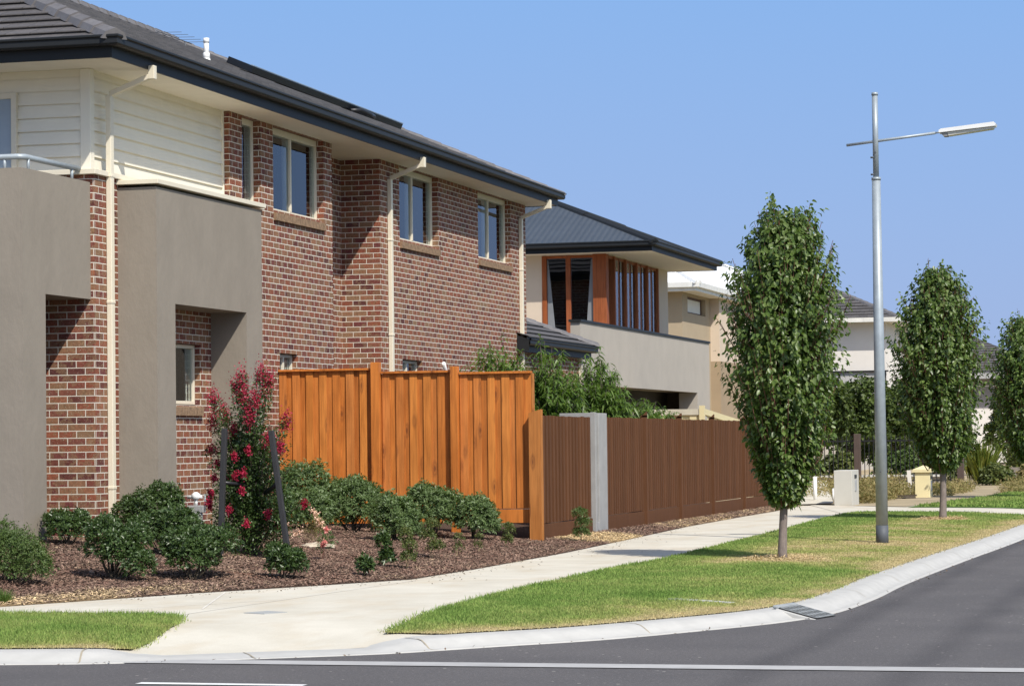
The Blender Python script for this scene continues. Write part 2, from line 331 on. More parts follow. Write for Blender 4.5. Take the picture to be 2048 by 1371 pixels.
def npmesh(name, V, F, mat, parent=None, attr=None, smooth=False):
    me = bpy.data.meshes.new(name); n, k = F.shape
    me.vertices.add(len(V)); me.vertices.foreach_set('co', np.ascontiguousarray(V, np.float32).ravel())
    me.loops.add(n*k); me.loops.foreach_set('vertex_index', np.ascontiguousarray(F, np.int32).ravel())
    me.polygons.add(n); me.polygons.foreach_set('loop_start', np.arange(0, n*k, k, dtype=np.int32)); me.polygons.foreach_set('loop_total', np.full(n, k, np.int32))
    if smooth: me.polygons.foreach_set('use_smooth', np.ones(n, bool))
    if attr is not None:
        a = me.attributes.new('dry', 'FLOAT', 'POINT'); a.data.foreach_set('value', np.ascontiguousarray(attr, np.float32))
    me.update(calc_edges=True); me.validate()
    return link(name, me, mat, parent)
def unit(a): return a/np.maximum(np.linalg.norm(a, axis=-1, keepdims=True), 1e-9)
def leafgeo(P, D, N, L, W, droop=.25, fold=.18):
    n = len(P); D = unit(D); S = unit(np.cross(D, N)); U = np.cross(S, D); L = np.broadcast_to(L, n)[:, None]; W = np.broadcast_to(W, n)[:, None]
    Z = np.array([0, 0, 1.])
    b = P; m = P+D*L*.5-Z*droop*L*.2; t = P+D*L-Z*droop*L
    l = P+D*L*.42+S*W*.5+U*W*fold-Z*droop*L*.15; r = P+D*L*.42-S*W*.5+U*W*fold-Z*droop*L*.15
    V = np.stack([b, l, r, m, t], 1).reshape(-1, 3); k = np.arange(n)[:, None]*5
    F = np.concatenate([k+np.array([[0, 2, 3]]), k+np.array([[0, 3, 1]]), k+np.array([[3, 2, 4]]), k+np.array([[1, 3, 4]])], 1).reshape(-1, 3)
    return V, F
def leafgeo8(P, D, N, L, W, droop=.25, fold=.14):
    n = len(P); D = unit(D); S = unit(np.cross(D, N)); U = np.cross(S, D); L = np.broadcast_to(L, n)[:, None]; W = np.broadcast_to(W, n)[:, None]; Z = np.array([0, 0, 1.])
    def at(t, s_, f): return P+D*L*t+S*W*s_+U*W*f-Z*droop*L*t*t
    V = np.stack([at(0, 0, 0), at(.28, .46, fold), at(.28, -.46, fold), at(.66, .40, fold), at(.66, -.40, fold), at(.28, 0, 0), at(.66, 0, 0), at(1, 0, 0)], 1).reshape(-1, 3); k = np.arange(n)[:, None]*8
    F = np.concatenate([k+np.array([q]) for q in ((0, 2, 5), (0, 5, 1), (5, 2, 4), (5, 4, 6), (1, 5, 6), (1, 6, 3), (6, 4, 7), (3, 6, 7))], 1).reshape(-1, 3)
    return V, F
def leaves(name, P, D, N, L, W, mat, parent, droop=.25, fold=.18, round_=False):
    V, F = (leafgeo8 if round_ else leafgeo)(P, D, N, L, W, droop, fold); return npmesh(name, V, F, mat, parent)
def rand3(n): return unit(rng.normal(size=(n, 3)))

# ------------------------------------------------------------------ terrain functions
PB = np.array([[-30., 13.], [-14.1, 18.6], [-11.63, 22.47], [-11.19, 23.6], [-10.67, 24.73], [-10.12, 25.96], [-9.45, 27.15], [-8.72, 28.6], [-8.64, 30.9], [-8.67, 35.5], [-8.84, 39.9], [-9.12, 46.], [-9.2, 52.], [-9.2, 58.]])
PB[0] = [-40., 22.6]; PB[1] = [-13.2, 21.9]; PB = np.delete(PB, [2], 0)
PB = np.insert(PB, 2, [[-12.1, 22.5]], 0)
KB = np.array([[-60., 18.3], [-14., 18.35], [-10.5, 18.55], [-8.89, 18.78], [-8.17, 18.96], [-7.5, 19.3], [-6.9, 19.68], [-6.3, 20.1], [-5.6, 20.95], [-5.0, 21.65], [-4.4, 22.74], [-3.85, 23.95], [-3.58, 25.25], [-3.5, 27.5], [-3.52, 30.5], [-3.42, 36.], [-3.25, 43.], [-3.1, 55.], [-3., 80.], [-3., 260.]])
def smooth_line(A, step=.25):
    # Catmull-Rom through the points, then even steps
    out = []
    B = np.vstack([2*A[0]-A[1], A, 2*A[-1]-A[-2]])
    for i in range(1, len(B)-2):
        L = np.linalg.norm(B[i+1]-B[i]); n = max(2, int(min(L/step, 60)))
        if L > 8: out += [B[i]+(B[i+1]-B[i])*k/n for k in range(n)]; continue
        for k in range(n):
            t = k/n; out.append(.5*((2*B[i])+(-B[i-1]+B[i+1])*t+(2*B[i-1]-5*B[i]+4*B[i+1]-B[i+2])*t*t+(-B[i-1]+3*B[i]-3*B[i+1]+B[i+2])*t**3))
    out.append(A[-1]); return np.array(out)
KL = smooth_line(KB)
def near(poly, P):
    P = np.atleast_2d(P); best = np.full(len(P), 1e9); arg = np.zeros((len(P), 2))
    for a, b in zip(poly[:-1], poly[1:]):
        d = b-a; t = np.clip(((P-a)@d)/(d@d), 0, 1); q = a+t[:, None]*d; e = np.linalg.norm(P-q, axis=1); m = e < best; best[m] = e[m]; arg[m] = q[m]
    return best, arg
def sst(x, a, b): t = np.clip((x-a)/(b-a), 0, 1); return t*t*(3-2*t)
def kerbh(q):   # kerb height factor: the pram ramp at the corner dips to the road
    return 1-.82*sst(q[:, 0], -8.25, -7.75)*(1-sst(q[:, 0], -6.35, -5.95))*(q[:, 1] < 23)
def zpath(P):
    d, q = near(KL, P); return .080*kerbh(q)+(.13-.080*kerbh(q))*sst(d, .3, 2.2)
def zbed(P): d, _ = near(PB, P); return .132+np.minimum(.072*d, .46)
def gz(x, y): return float(zbed(np.array([[x, y]]))[0])
def vnoise(P, s, seed=0):
    P = P*s; i = np.floor(P).astype(int); f = P-i; f = f*f*(3-2*f)
    def h(a, b): k = (a*374761393+b*668265263+seed*1442695041) & 0x7fffffff; k = ((k ^ (k >> 13))*1274126177) & 0x7fffffff; return ((k ^ (k >> 16)) & 0xffff)/65535.
    a, b = i[:, 0], i[:, 1]
    return (h(a, b)*(1-f[:, 0])+h(a+1, b)*f[:, 0])*(1-f[:, 1])+(h(a, b+1)*(1-f[:, 0])+h(a+1, b+1)*f[:, 0])*f[:, 1]
def inpoly(poly, P):
    x, y = P[:, 0], P[:, 1]; ins = np.zeros(len(P), bool); n = len(poly); j = n-1
    for i in range(n):
        xi, yi = poly[i]; xj, yj = poly[j]
        if yi != yj: ins ^= ((yi > y) != (yj > y)) & (x < (xj-xi)*(y-yi)/(yj-yi)+xi)
        j = i
    return ins
def zone(name, poly, zf, mat, step, attrf=None, kind='structure'):
    poly = np.array(poly, float); E = []
    for a, b in zip(poly, np.roll(poly, -1, 0)):
        n = max(1, int(np.linalg.norm(b-a)/step)); E += [a+(b-a)*k/n for k in range(n)]
    E = np.array(E); lo, hi = E.min(0), E.max(0)
    gx, gy = np.meshgrid(np.arange(lo[0]+step/2, hi[0], step), np.arange(lo[1]+step/2, hi[1], step)); G = np.stack([gx.ravel(), gy.ravel()], 1)+rng.uniform(-.1, .1, (gx.size, 2))*step
    G = G[inpoly(E, G)]; d, _ = near(np.vstack([E, E[:1]]), G); G = G[d > step*.3]
    A = np.vstack([E, G]); n = len(E)
    r = delaunay_2d_cdt([Vector(p) for p in A], [(i, (i+1) % n) for i in range(n)], [list(range(n))], 1, 1e-6)
    V = np.array([[v.x, v.y] for v in r[0]]); F = np.array([f if len(f) == 3 else f[:3] for f in r[2]], int)
    a, b, c = V[F[:, 0]], V[F[:, 1]], V[F[:, 2]]; cr_ = (b[:, 0]-a[:, 0])*(c[:, 1]-a[:, 1])-(b[:, 1]-a[:, 1])*(c[:, 0]-a[:, 0]); F[cr_ < 0] = F[cr_ < 0][:, ::-1]
    V3 = np.column_stack([V, zf(V)])
    return tag(npmesh(name, V3, F, mat, None, attrf(V) if attrf else None, True), kind=kind)

# ------------------------------------------------------------------ the setting
MB().face([(-1500, -1500, -.06), (1500, -1500, -.06), (1500, 3000, -.06), (-1500, 3000, -.06)]).build('ground', DRYG)['kind'] = 'structure'
MB().face([(-60, -3, 0), (4.6, -3, 0), (60, -3, 0), (60, 19.2, 0), (4.6, 19.2, 0), (4.6, 260, 0), (-3.6, 260, 0), (-3.6, 26, 0), (-5.6, 21.8, 0), (-8.6, 19.3, 0), (-60, 19.2, 0)]).build('road', ASPH)['kind'] = 'structure'
MB().face([(5, 19.6, .08), (60, 19.6, .08), (60, 260, .08), (5, 260, .08)]).build('verge', LAWN)['kind'] = 'structure'
KP = [(p[0], p[1], .004, float(kerbh(p[None])[0])) for p in KL]
mb = MB(); mb.sweep([(-.03, -.03), (-.03, .004), (-.10, .002), (-.15, .008), (-.20, .040), (-.25, .068), (-.31, .079), (-.50, .081)], KP, smooth=True)
mb.build('kerb', KERB)['kind'] = 'structure'
KIN = []
for k in range(len(KL)):
    t = KL[min(k+1, len(KL)-1)]-KL[max(k-1, 0)]; t /= np.linalg.norm(t); KIN.append(KL[k]+np.array([-t[1], t[0]])*.46)
KIN = np.array(KIN); m_ = KIN[:, 0] > -25
kin_all = KIN[m_ & (KIN[:, 1] < 60)]
MB().face([(-60, 19.0, .006), (-7.6, 19.05, .006), (12, 18.74, .006), (12, 19.06, .006), (-7.3, 19.38, .006), (-60, 19.3, .006)]).build('gutter_strip', plain('gutter_concrete', (.40, .395, .385), .85, .12, 3.))['kind'] = 'structure'
zone('footpath', list(kin_all)+[(-9.4, 60.5), (-9.45, 58)]+list(PB[::-1][1:-1]+np.array([-.06, .02]))+[(-25, 22.3)], zpath, PATH, .5)
# lawns
def dryL(P):
    d, q = near(KL, P); k = .62*vnoise(P, 1.3, 1)+.38*vnoise(P, 4., 2)
    base = .20+.75*(k-.36)+.55*(1-sst(d, .45, 1.0))*.9
    # parched middle of the verge and rings round the trunks, green bands along the path
    base += .42*sst(P[:, 1], 30.8, 33.)*(1-sst(P[:, 1], 47., 52.))*sst(-P[:, 0]*-1, -6.6, -5.9)
    base += .30*(1-sst(d, .8, 1.8))*(1-sst(P[:, 1], 24.5, 26.5))*(P[:, 0] > -7)
    for tx, ty in ((-5.42, 33.46), (-5.15, 49.65), (-4.87, 38.68)):
        r = np.hypot(P[:, 0]-tx, (P[:, 1]-ty)*.8); base += .55*(1-sst(r, .3, .85))
    return np.clip(base, 0, 1)
lawnL = [(-20, 22.45), (-11.15, 22.5), (-10.3, 22.52), (-9.5, 22.45), (-9.1, 22.36), (-8.84, 22.16), (-8.68, 21.85), (-8.55, 21.5), (-8.46, 21.1), (-8.36, 20.6), (-8.27, 20.1), (-8.24, 19.7)]
kk = kin_all[(kin_all[:, 0] < -8.3)]; lawnL = lawnL+[tuple(p) for p in kk[::-1] if p[0] > -20]
pe = [(-6.63, 21.0), (-6.71, 21.99), (-6.85, 23.68), (-6.94, 25.73), (-6.97, 27.94), (-6.99, 30.78), (-6.87, 33.49), (-6.99, 38.45), (-7.12, 43.61), (-7.34, 49.4), (-7.40, 53.4), (-7.1, 54.6)]
kk = kin_all[(kin_all[:, 0] > -6.3) & (kin_all[:, 1] < 53.4)]; lawnR = pe+[(-3.6, 53.)]+[tuple(p) for p in kk[::-1]]
kk2 = KIN[(KIN[:, 1] > 56.5) & (KIN[:, 1] < 90)]
lawnF = [(-6.75, 57.9), (-6.7, 60.8), (-6.3, 62.6), (-5.9, 66.3), (-5.7, 76), (-5.6, 90)]+[(-3.5, 90), (-3.5, 57.)]
zl = lambda P: zpath(P)+.014
for nm, po in (('lawn', lawnL), ('lawn', lawnR), ('lawn', lawnF)): zone(nm, po, zl, LAWN, .4, dryL)
zone('crossing', [(-7.6, 54.0), (-3.55, 52.6), (-3.5, 57.2), (-6.9, 58.2), (-9.3, 61)], lambda P: zpath(P)+.006, PATH, 1.)
def grass(name, poly, dens, L0, wid):
    poly = np.array(poly); lo, hi = poly.min(0), poly.max(0); P = []
    a = np.prod(hi-lo)
    Q = rng.uniform(lo, hi, (int(a*dens(0)), 2))
    Q = Q[inpoly(poly, Q)]; Q = Q[rng.random(len(Q)) < np.array([dens(y) for y in Q[:, 1]])/dens(0)]
    Q = Q+rng.normal(0, .035, Q.shape); n = len(Q); dr = np.clip(dryL(Q)+rng.normal(0, .10, n), 0, 1); z = zl(Q)-.004
    d, _ = near(np.vstack([poly, poly[:1]]), Q); lush = 1-.45*sst(dr, .3, .8)
    L = L0*rng.uniform(.55, 1.25, n)*lush*(1+.5*(d < .12)*(dr < .4)*rng.random(n)); sc = np.clip(Q[:, 1]/26., .9, 2.2); wv = wid*sc*rng.uniform(.7, 1.3, n)
    az = rng.uniform(0, 2*np.pi, n); lean = rng.uniform(.15, 1.0, n); D = np.stack([np.cos(az)*lean, np.sin(az)*lean, np.ones(n)], 1); D = unit(D)
    b = np.column_stack([Q, z]); fa = rng.uniform(0, 2*np.pi, n); S = np.stack([np.cos(fa), np.sin(fa), 0*fa], 1)*wv[:, None]/2
    mid = b+D*L[:, None]*.55; tip = b+D*L[:, None]-np.array([0, 0, .2])*L[:, None]*lean[:, None]
    V = np.stack([b-S, b+S, mid+S*.7, mid-S*.7, tip], 1).reshape(-1, 3); k = np.arange(n)[:, None]*5
    F = np.concatenate([k+np.array([[0, 1, 2]]), k+np.array([[0, 2, 3]]), k+np.array([[3, 2, 4]])], 1).reshape(-1, 3)
    return tag(npmesh(name, V, F, GRASS, None, np.repeat(dr, 5)), kind='stuff')
LL = [p for p in lawnL if p[0] > -12.5]; LL = [(-12.4, 22.48)]+LL+[(-12.4, 19.0)]
grass('grass', LL, lambda y: 6800, .042, .0065)
grass('grass', lawnR, lambda y: 6000*min(1, (24/max(y, 24))**1.6), .038, .0075)
grass('grass', [(-6.6, 58.5), (-6.3, 62.6), (-5.9, 66.3), (-5.75, 72), (-3.7, 72), (-3.6, 57.6)], lambda y: 700, .06, .014)
# garden bed and yards
def dryB(P):
    d, q = near(PB, P); s = .18+.25*vnoise(P, 2., 5)
    s += .75*(1-sst(d, .25, .8))*(1-sst(P[:, 0], -10.9, -9.7))*(.4+.6*vnoise(P, 3., 6))
    r = np.hypot((P[:, 0]+9.25), (P[:, 1]-40.2)*.4); s += .9*(1-sst(r, .45, .85))
    s += .5*sst(P[:, 1], 44, 46)*(P[:, 0] > -9.7)*vnoise(P, 6., 7)
    return np.clip(s, 0, 1)
zone('garden_bed', [tuple(p) for p in PB[1:]]+[(-30, 58), (-30, 22.4), (-13.2, 22.3)], lambda P: zbed(P)+.06*(vnoise(P, 1.3, 9)-.5)*sst(near(PB, P)[0], .3, 1.)*(P[:, 1] < 38), MULCH, .42, dryB)
def chips(n, lo, hi, test):
    Q = rng.uniform(lo, hi, (n, 2)); Q = Q[test(Q)]; n = len(Q); Q = Q+rng.normal(0, .03, Q.shape); z = zbed(Q)+.012+rng.uniform(0, .016, n)+.06*(vnoise(Q, 1.3, 9)-.5)*sst(near(PB, Q)[0], .3, 1.)*(Q[:, 1] < 38)
    L = rng.uniform(.018, .06, n); W = rng.uniform(.006, .018, n); D = rng.normal(size=(n, 3))*[1, 1, .28]; D = unit(D); N = unit(rng.normal(size=(n, 3))*[.45, .45, .3]+[0, 0, 1.])
    S = unit(np.cross(D, N)); c = np.column_stack([Q, z]); a = D*L[:, None]/2; b = S*W[:, None]/2; T = np.cross(S, D)*.004
    V = np.stack([c-a-b, c+a-b, c+a+b*.6, c-a+b, c-a-b-T, c+a-b-T, c+a+b*.6-T, c-a+b-T], 1).reshape(-1, 3); k = np.arange(n)[:, None]*8
    F = np.concatenate([k+np.array([q]) for q in ((0, 1, 2, 3), (0, 4, 5, 1), (1, 5, 6, 2), (2, 6, 7, 3), (3, 7, 4, 0))], 1).reshape(-1, 4)
    return Q, V, F
bedpoly = np.array([(-13.3, 22.2)]+[tuple(p) for p in PB[2:]]+[(-9.7, 58), (-9.7, 38), (-13.5, 38), (-13.5, 31.2), (-14.4, 31.2), (-14.4, 22.2)])
def chipobj(n, yd):
    def tst(Q): return inpoly(bedpoly, Q) & (rng.random(len(Q)) < yd(Q[:, 1]))
    Q, V, F = chips(n, (-14.4, 22.2), (-8.6, 58), tst)
    dr = np.clip(dryB(Q)+rng.normal(0, .13, len(Q)), 0, 1)
    tag(npmesh('mulch_chips', V, F, CHIP, None, np.repeat(dr, 8)), kind='stuff')
chipobj(230000, lambda y: np.clip(1.15-(y-24)/26, .38, 1))
zone('vacant_ground', [(-9.3, 58), (-9.35, 61), (-6.85, 58.6), (-6.8, 61), (-6.4, 62.8), (-6., 66.3), (-5.8, 76), (-5.7, 150), (-90, 150), (-90, 58)], lambda P: .115+.2*sst(-P[:, 0], 9.5, 14)+.03*vnoise(P, .8, 3), DRYG, 2.5)
# ------------------------------------------------------------------ building helpers
def fbox(mb, face, plane, u0, u1, d0, d1, z0, z1):
    if face == 'X': mb.box(plane+min(d0, d1), plane+max(d0, d1), u0, u1, z0, z1)
    else: mb.box(u0, u1, plane-max(d0, d1), plane-min(d0, d1), z0, z1)
def wall(mb, face, plane, u0, u1, z0, z1, holes=(), depth=.12):
    """outer skin of a wall with openings and their reveals (holes: u0,u1,z0,z1)"""
    P = (lambda u, d, z: (plane-d, u, z)) if face == 'X' else (lambda u, d, z: (u, plane+d, z))
    us = sorted({u0, u1, *[h[0] for h in holes], *[h[1] for h in holes]}); zs = sorted({z0, z1, *[h[2] for h in holes], *[h[3] for h in holes]})
    for a, b in zip(us[:-1], us[1:]):
        for c, d in zip(zs[:-1], zs[1:]):
            mu, mz = (a+b)/2, (c+d)/2
            if any(h[0] < mu < h[1] and h[2] < mz < h[3] for h in holes): continue
            mb.face([P(a, 0, c), P(b, 0, c), P(b, 0, d), P(a, 0, d)])
    for h in holes:
        a, b, c, d = h[:4]; q = h[4] if len(h) > 4 else depth
        def uvs(pts): return [((p[0]+p[1]), p[2]) for p in pts]
        for pts in ([P(a, 0, c), P(a, 0, d), P(a, q, d), P(a, q, c)], [P(b, 0, c), P(b, q, c), P(b, q, d), P(b, 0, d)]):
            off = pts[0][1 if face == 'X' else 0]+.06
            mb.face(pts, uv=[((p[0] if face == 'X' else p[1])+off, p[2]) for p in pts])
        mb.face([P(a, 0, c), P(a, q, c), P(b, q, c), P(b, 0, c)]); mb.face([P(a, 0, d), P(b, 0, d), P(b, q, d), P(a, q, d)])
def window(parent, face, plane, u0, u1, z0, z1, mull=(.5,), fmat=CREAM, glass=GLASS, sill=None, fw_=.05, room=.5, blind=None, curt=None, head=.0):
    f = MB(); e = .004
    fbox(f, face, plane, u0+e, u0+fw_, -.05, .012, z0+e, z1-e); fbox(f, face, plane, u1-fw_, u1-e, -.05, .012, z0+e, z1-e)
    fbox(f, face, plane, u0+fw_, u1-fw_, -.05, .010, z0+e, z0+fw_); fbox(f, face, plane, u0+fw_, u1-fw_, -.05, .010, z1-fw_-head, z1-e)
    for m in mull:
        x = u0+(u1-u0)*m; fbox(f, face, plane, x-.03, x+.03, -.05, .016, z0+fw_, z1-fw_-head)
    o = f.build('window', fmat, parent, bevel=.004)
    xs = [u0+fw_]+[u0+(u1-u0)*m for m in mull]+[u1-fw_]
    for k, (a, b) in enumerate(zip(xs[:-1], xs[1:])):
        p = MB(); fbox(p, face, plane, a+.008+(.02 if k else 0), b-.008-(.02 if k < len(xs)-2 else 0), -.035, -.015-.006*(k % 2), z0+fw_-.006, z1-fw_-head+.006); p.build('pane', glass, o)
    if curt:
        for a, c, z2 in curt:
            k = MB(); n = max(2, int((c-a)/.05)); Q = (lambda u, d, z: (plane-d, u, z)) if face == 'X' else (lambda u, d, z: (u, plane+d, z))
            for i in range(n):
                ua, ub = a+(c-a)*i/n, a+(c-a)*(i+1)/n; k.face([Q(ua, .040+.006*(i % 2), z2), Q(ub, .040+.006*((i+1) % 2), z2), Q(ub, .040+.006*((i+1) % 2), z1-.02), Q(ua, .040+.006*(i % 2), z1-.02)])
            k.build('curtain', BLIND, o)
    if sill: 
        s = MB(); n = int((u1-u0)/.086)
        for k in range(n):
            a = u0+.004+(u1-u0-.008)*k/n; b = u0+.004+(u1-u0-.008)*(k+1)/n-.010
            zt = z0-.004
            pts = [(.045, zt-.145), (.045, zt-.035), (-.10, zt), (-.10, zt-.145)]
            Q = (lambda u, d, z: (plane+d+sill, u, z)) if face == 'X' else (lambda u, d, z: (u, plane-d-sill, z))
            A = [Q(a, d, z) for d, z in pts]; B = [Q(b, d, z) for d, z in pts]
            s.face(A[::-1]); s.face(B)
            for i in range(4): s.face([A[i], A[(i+1) % 4], B[(i+1) % 4], B[i]])
        so_ = s.build('sill', SILLB, o)
        g = MB(); fbox(g, face, plane, u0+.006, u1-.006, sill-.09, sill+.036, z0-.147, z0-.046); g.build('sill_mortar', MORT, o)
    return o
def hipface(mb, E0, E1, inw, z0, tp, tl, tr, tmax, gauge=.33, lip=.042, zoff=0.):
    E0, E1, inw = np.array(E0, float), np.array(E1, float), np.array(inw, float); d = E1-E0; L = np.linalg.norm(d); d /= L; cosp = math.sqrt(1+tp*tp)
    n = int(math.ceil(tmax*cosp/gauge))
    for k in range(n):
        ta, tb = k*gauge/cosp, min((k+1)*gauge/cosp, tmax)
        A0 = E0+d*tl*ta+inw*ta; A1 = E1-d*tr*ta+inw*ta; B0 = E0+d*tl*tb+inw*tb; B1 = E1-d*tr*tb+inw*tb
        if (A1-A0)@d < 0: break
        if (B1-B0)@d < 0: B0 = B1 = (B0+B1)/2
        za, zb = z0+ta*tp, z0+tb*tp; ua, ub = tl*ta, L-tr*ta; wa, wb = tl*tb, L-tr*tb
        mb.face([(*A0, za+lip), (*A1, za+lip), (*B1, zb+.004), (*B0, zb+.004)], uv=[(ua, k*gauge+.01), (ub, k*gauge+.01), (wb, (k+1)*gauge-.002), (wa, (k+1)*gauge-.002)])
        C0, C1 = A0+inw*.035, A1+inw*.035; th = .014
        mb.face([(*A0, za+lip-th), (*A1, za+lip-th), (*A1, za+lip), (*A0, za+lip)], uv=[(ua, k*gauge+.006), (ub, k*gauge+.006), (ub, k*gauge+.012), (ua, k*gauge+.012)])
        mb.face([(*A0, za+lip-th), (*C0, za+lip-th+.012), (*C1, za+lip-th+.012), (*A1, za+lip-th)], uv=[(ua, k*gauge+.006)]*4)
        mb.face([(*C0, za-.02), (*C1, za-.02), (*C1, za+lip-th+.012), (*C0, za+lip-th+.012)], uv=[(ua, k*gauge+.006)]*4)
def caps(mb, a, b, w=.15, step=.40):
    a, b = np.array(a, float), np.array(b, float); d = b-a; L = np.linalg.norm(d); d /= L; sd = np.cross(d, [0, 0, 1.]); sd /= np.linalg.norm(sd); u = np.cross(sd, d); n = max(1, int(L/step))
    for k in range(n):
        p, q = a+d*L*k/n, a+d*L*(k+1.1)/n; ra, rb = 1.1, .92
        ring = [(-1, -.42), (-.72, .10), (0, .42), (.72, .10), (1, -.42)]
        A = [p+sd*w*x*ra+u*w*(y*ra+.10) for x, y in ring]; B = [q+sd*w*x*rb+u*w*(y*rb+.02) for x, y in ring]
        for i in range(4): mb.face([A[i], A[i+1], B[i+1], B[i]])
        mb.face(A[::-1])
GUT = [(0, -.11), (.10, -.11), (.125, -.085), (.125, -.02), (.145, -.008), (.145, .018), (.12, .024), (.105, .010), (.105, -.06), (0, -.06)]

# ------------------------------------------------------------------ near brick house
XW, XR = -13.55, -13.67        # brick skin, recessed window / weatherboard plane
SO = 6.28                      # soffit height
H1 = thing('brick_house', (-13.6, 31.3, .3), 'large two-storey red-brown brick house with grey tiled roof and cream weatherboard corner', 'house')
b = MB()
wall(b, 'X', XW, 31.3, 40.51, .2, 4.97, [(33.2, 34.86, 2.15, 2.97, .1), (38.03, 38.83, 1.9, 2.95, .1)])
wall(b, 'X', XW, 36.02, 40.51, 4.97, SO, [(36.52, 37.28, 5.03, SO-.004), (37.81, 40.10, 5.03, SO-.004)])
b.face([(XW, 36.02, 4.97), (XW, 36.02, SO), (XR-.05, 36.02, SO), (XR-.05, 36.02, 4.97)], uv=[(0, 4.97), (0, SO), (-.17, SO), (-.17, 4.97)])
wall(b, 'Y', 31.3, -24, XW, .2, 4.97)
b.face([(XW, 40.51, .2), (-14.22, 40.51, .2), (-14.22, 40.51, SO), (XW, 40.51, SO)])
b.face([(-14.22, 40.51, .2), (-14.22, 42.97, .2), (-14.22, 42.97, SO), (-14.22, 40.51, SO)])
b.face([(-14.22, 42.97, .2), (XW, 42.97, .2), (XW, 42.97, SO), (-14.22, 42.97, SO)], uv=[(-14.22-XW, .2), (0, .2), (0, SO), (-14.22-XW, SO)])
wall(b, 'X', XW, 42.97, 52.5, .2, SO, [(44.06, 46.37, 5.03, SO-.004), (48.99, 51.35, 5.03, SO-.004), (44.14, 45.28, 1.95, 3.02, .1)])
b.face([(XW, 52.5, 3.3), (-24, 52.5, 3.3), (-24, 52.5, SO), (XW, 52.5, SO)]); b.face([(-24, 31.3, .2), (-24, 31.3, SO), (-24, 57, SO), (-24, 57, .2)])
wall(b, 'X', XW, 52.5, 57.0, .2, 3.45); b.face([(XW, 57, .2), (-24, 57, .2), (-24, 57, 3.45), (XW, 57, 3.45)])
b.build('brick_wall', BRICK, H1)
b = MB(); b.box(-23.9, -14.45, 31.6, 52.3, .3, SO-.02); b.build('interior', DARKIN, H1)
# weatherboards
b = MB(); pz = .165; z = 5.03
while z < SO:
    t = min(z+pz, SO)
    b.face([(XR+.034, 31.40, z), (XR+.034, 35.98, z), (XR+.004, 35.98, t+.02), (XR+.004, 31.40, t+.02)]); b.face([(XR+.004, 31.40, z+.012), (XR+.004, 35.98, z+.012), (XR+.034, 35.98, z), (XR+.034, 31.40, z)])
    b.face([(-24, 31.42-.034, z), (XR, 31.42-.034, z), (XR, 31.42-.004, t+.02), (-24, 31.42-.004, t+.02)]); b.face([(-24, 31.42-.004, z+.012), (XR, 31.42-.004, z+.012), (XR, 31.42-.034, z), (-24, 31.42-.034, z)])
    z = t
b.build('weatherboard_cladding', BOARD, H1)
for q_ in ((XR-.09, XR+.045, 31.375, 31.50), (XR, XR+.045, 35.975, 36.016)): b = MB(); b.box(*q_, 5.02, SO-.002); b.build('corner_trim', BOARD, H1, bevel=.006)
b = MB(); b.box(XW-.02, XW+.05, 31.38, 36.0, 4.955, 5.02); b.box(-24, XW+.05, 31.22, 31.38, 4.955, 5.02); b.box(XR, XW+.05, 36.0, 37.3, 4.985, 5.026)
b.build('cream_flashing', CREAM, H1, bevel=.006)
# windows of the street side
window(H1, 'X', XR, 36.52, 37.28, 5.03, SO-.004, (), fw_=.055, head=.04)
for a, c in ((37.81, 40.10), (44.06, 46.37), (48.99, 51.35)): window(H1, 'X', XR, a, c, 5.03, SO-.004, (.47,), sill=.12, head=.05, curt=((c-.58, c-.05, 5.05), (a+.06, c-.58, 6.06)))  # curtain strips added for the pale band on the right of each pane
window(H1, 'X', XW-.10, 33.2, 34.86, 2.16, 2.966, (), sill=.10, curt=((33.25, 34.81, 2.2),))
window(H1, 'X', XW-.10, 38.03, 38.83, 1.9, 2.946, (.5,)); window(H1, 'X', XW-.10, 44.14, 45.28, 1.95, 3.016, (.45,), curt=((44.2, 45.2, 2.0),))
for a, c, z0, z1, pl in ((37.9, 40.0, 5.1, 6.2, XR), (44.2, 46.3, 5.1, 6.2, XR), (49.1, 51.3, 5.1, 6.2, XR), (33.3, 34.8, 2.2, 2.95, XW-.1)):
    pass
d = window(H1, 'Y', 31.355, -16.6, -14.60, 3.9, 6.02, (.5,), glass=CURT, fw_=.075); d.name = 'balcony_door'
# soffit, fascia, gutter, roof
GX, GY0, GY1, GB = -12.97, 30.52, 52.86, -24.6
b = MB(); b.face([(GX, GY0, SO), (GB, GY0, SO), (GB, GY1, SO), (GX, GY1, SO)]); b.build('soffit', SOFFIT, H1)
ring = [(GX, GY0, SO), (GX, GY1, SO), (GB, GY1, SO), (GB, GY0, SO)]
b = MB(); b.sweep([(-.02, .012), (-.02, -.012), (.0, -.012), (.0, .20)], ring, closed=True); b.build('fascia', NAVY, H1)
b = MB(); b.sweep([(o, z+.23) for o, z in GUT], ring, closed=True); b.build('gutter', NAVY, H1, bevel=.006)
tp = .4348; EX, EY0, EY1, EB, ZE = GX+.09, GY0-.09, GY1+.09, GB-.09, SO+.20
hw = (EX-EB)/2
b = MB()
hipface(b, (EX, EY0), (EX, EY1), (-1, 0), ZE, tp, 1, 1, hw); hipface(b, (EB, EY1), (EB, EY0), (1, 0), ZE, tp, 1, 1, hw)
hipface(b, (EB, EY0), (EX, EY0), (0, 1), ZE, tp, 1, 1, hw); hipface(b, (EX, EY1), (EB, EY1), (0, -1), ZE, tp, 1, 1, hw)
roof = b.build('roof', TILE, H1)
zr = ZE+hw*tp+.03; cx = (EX+EB)/2
b = MB()
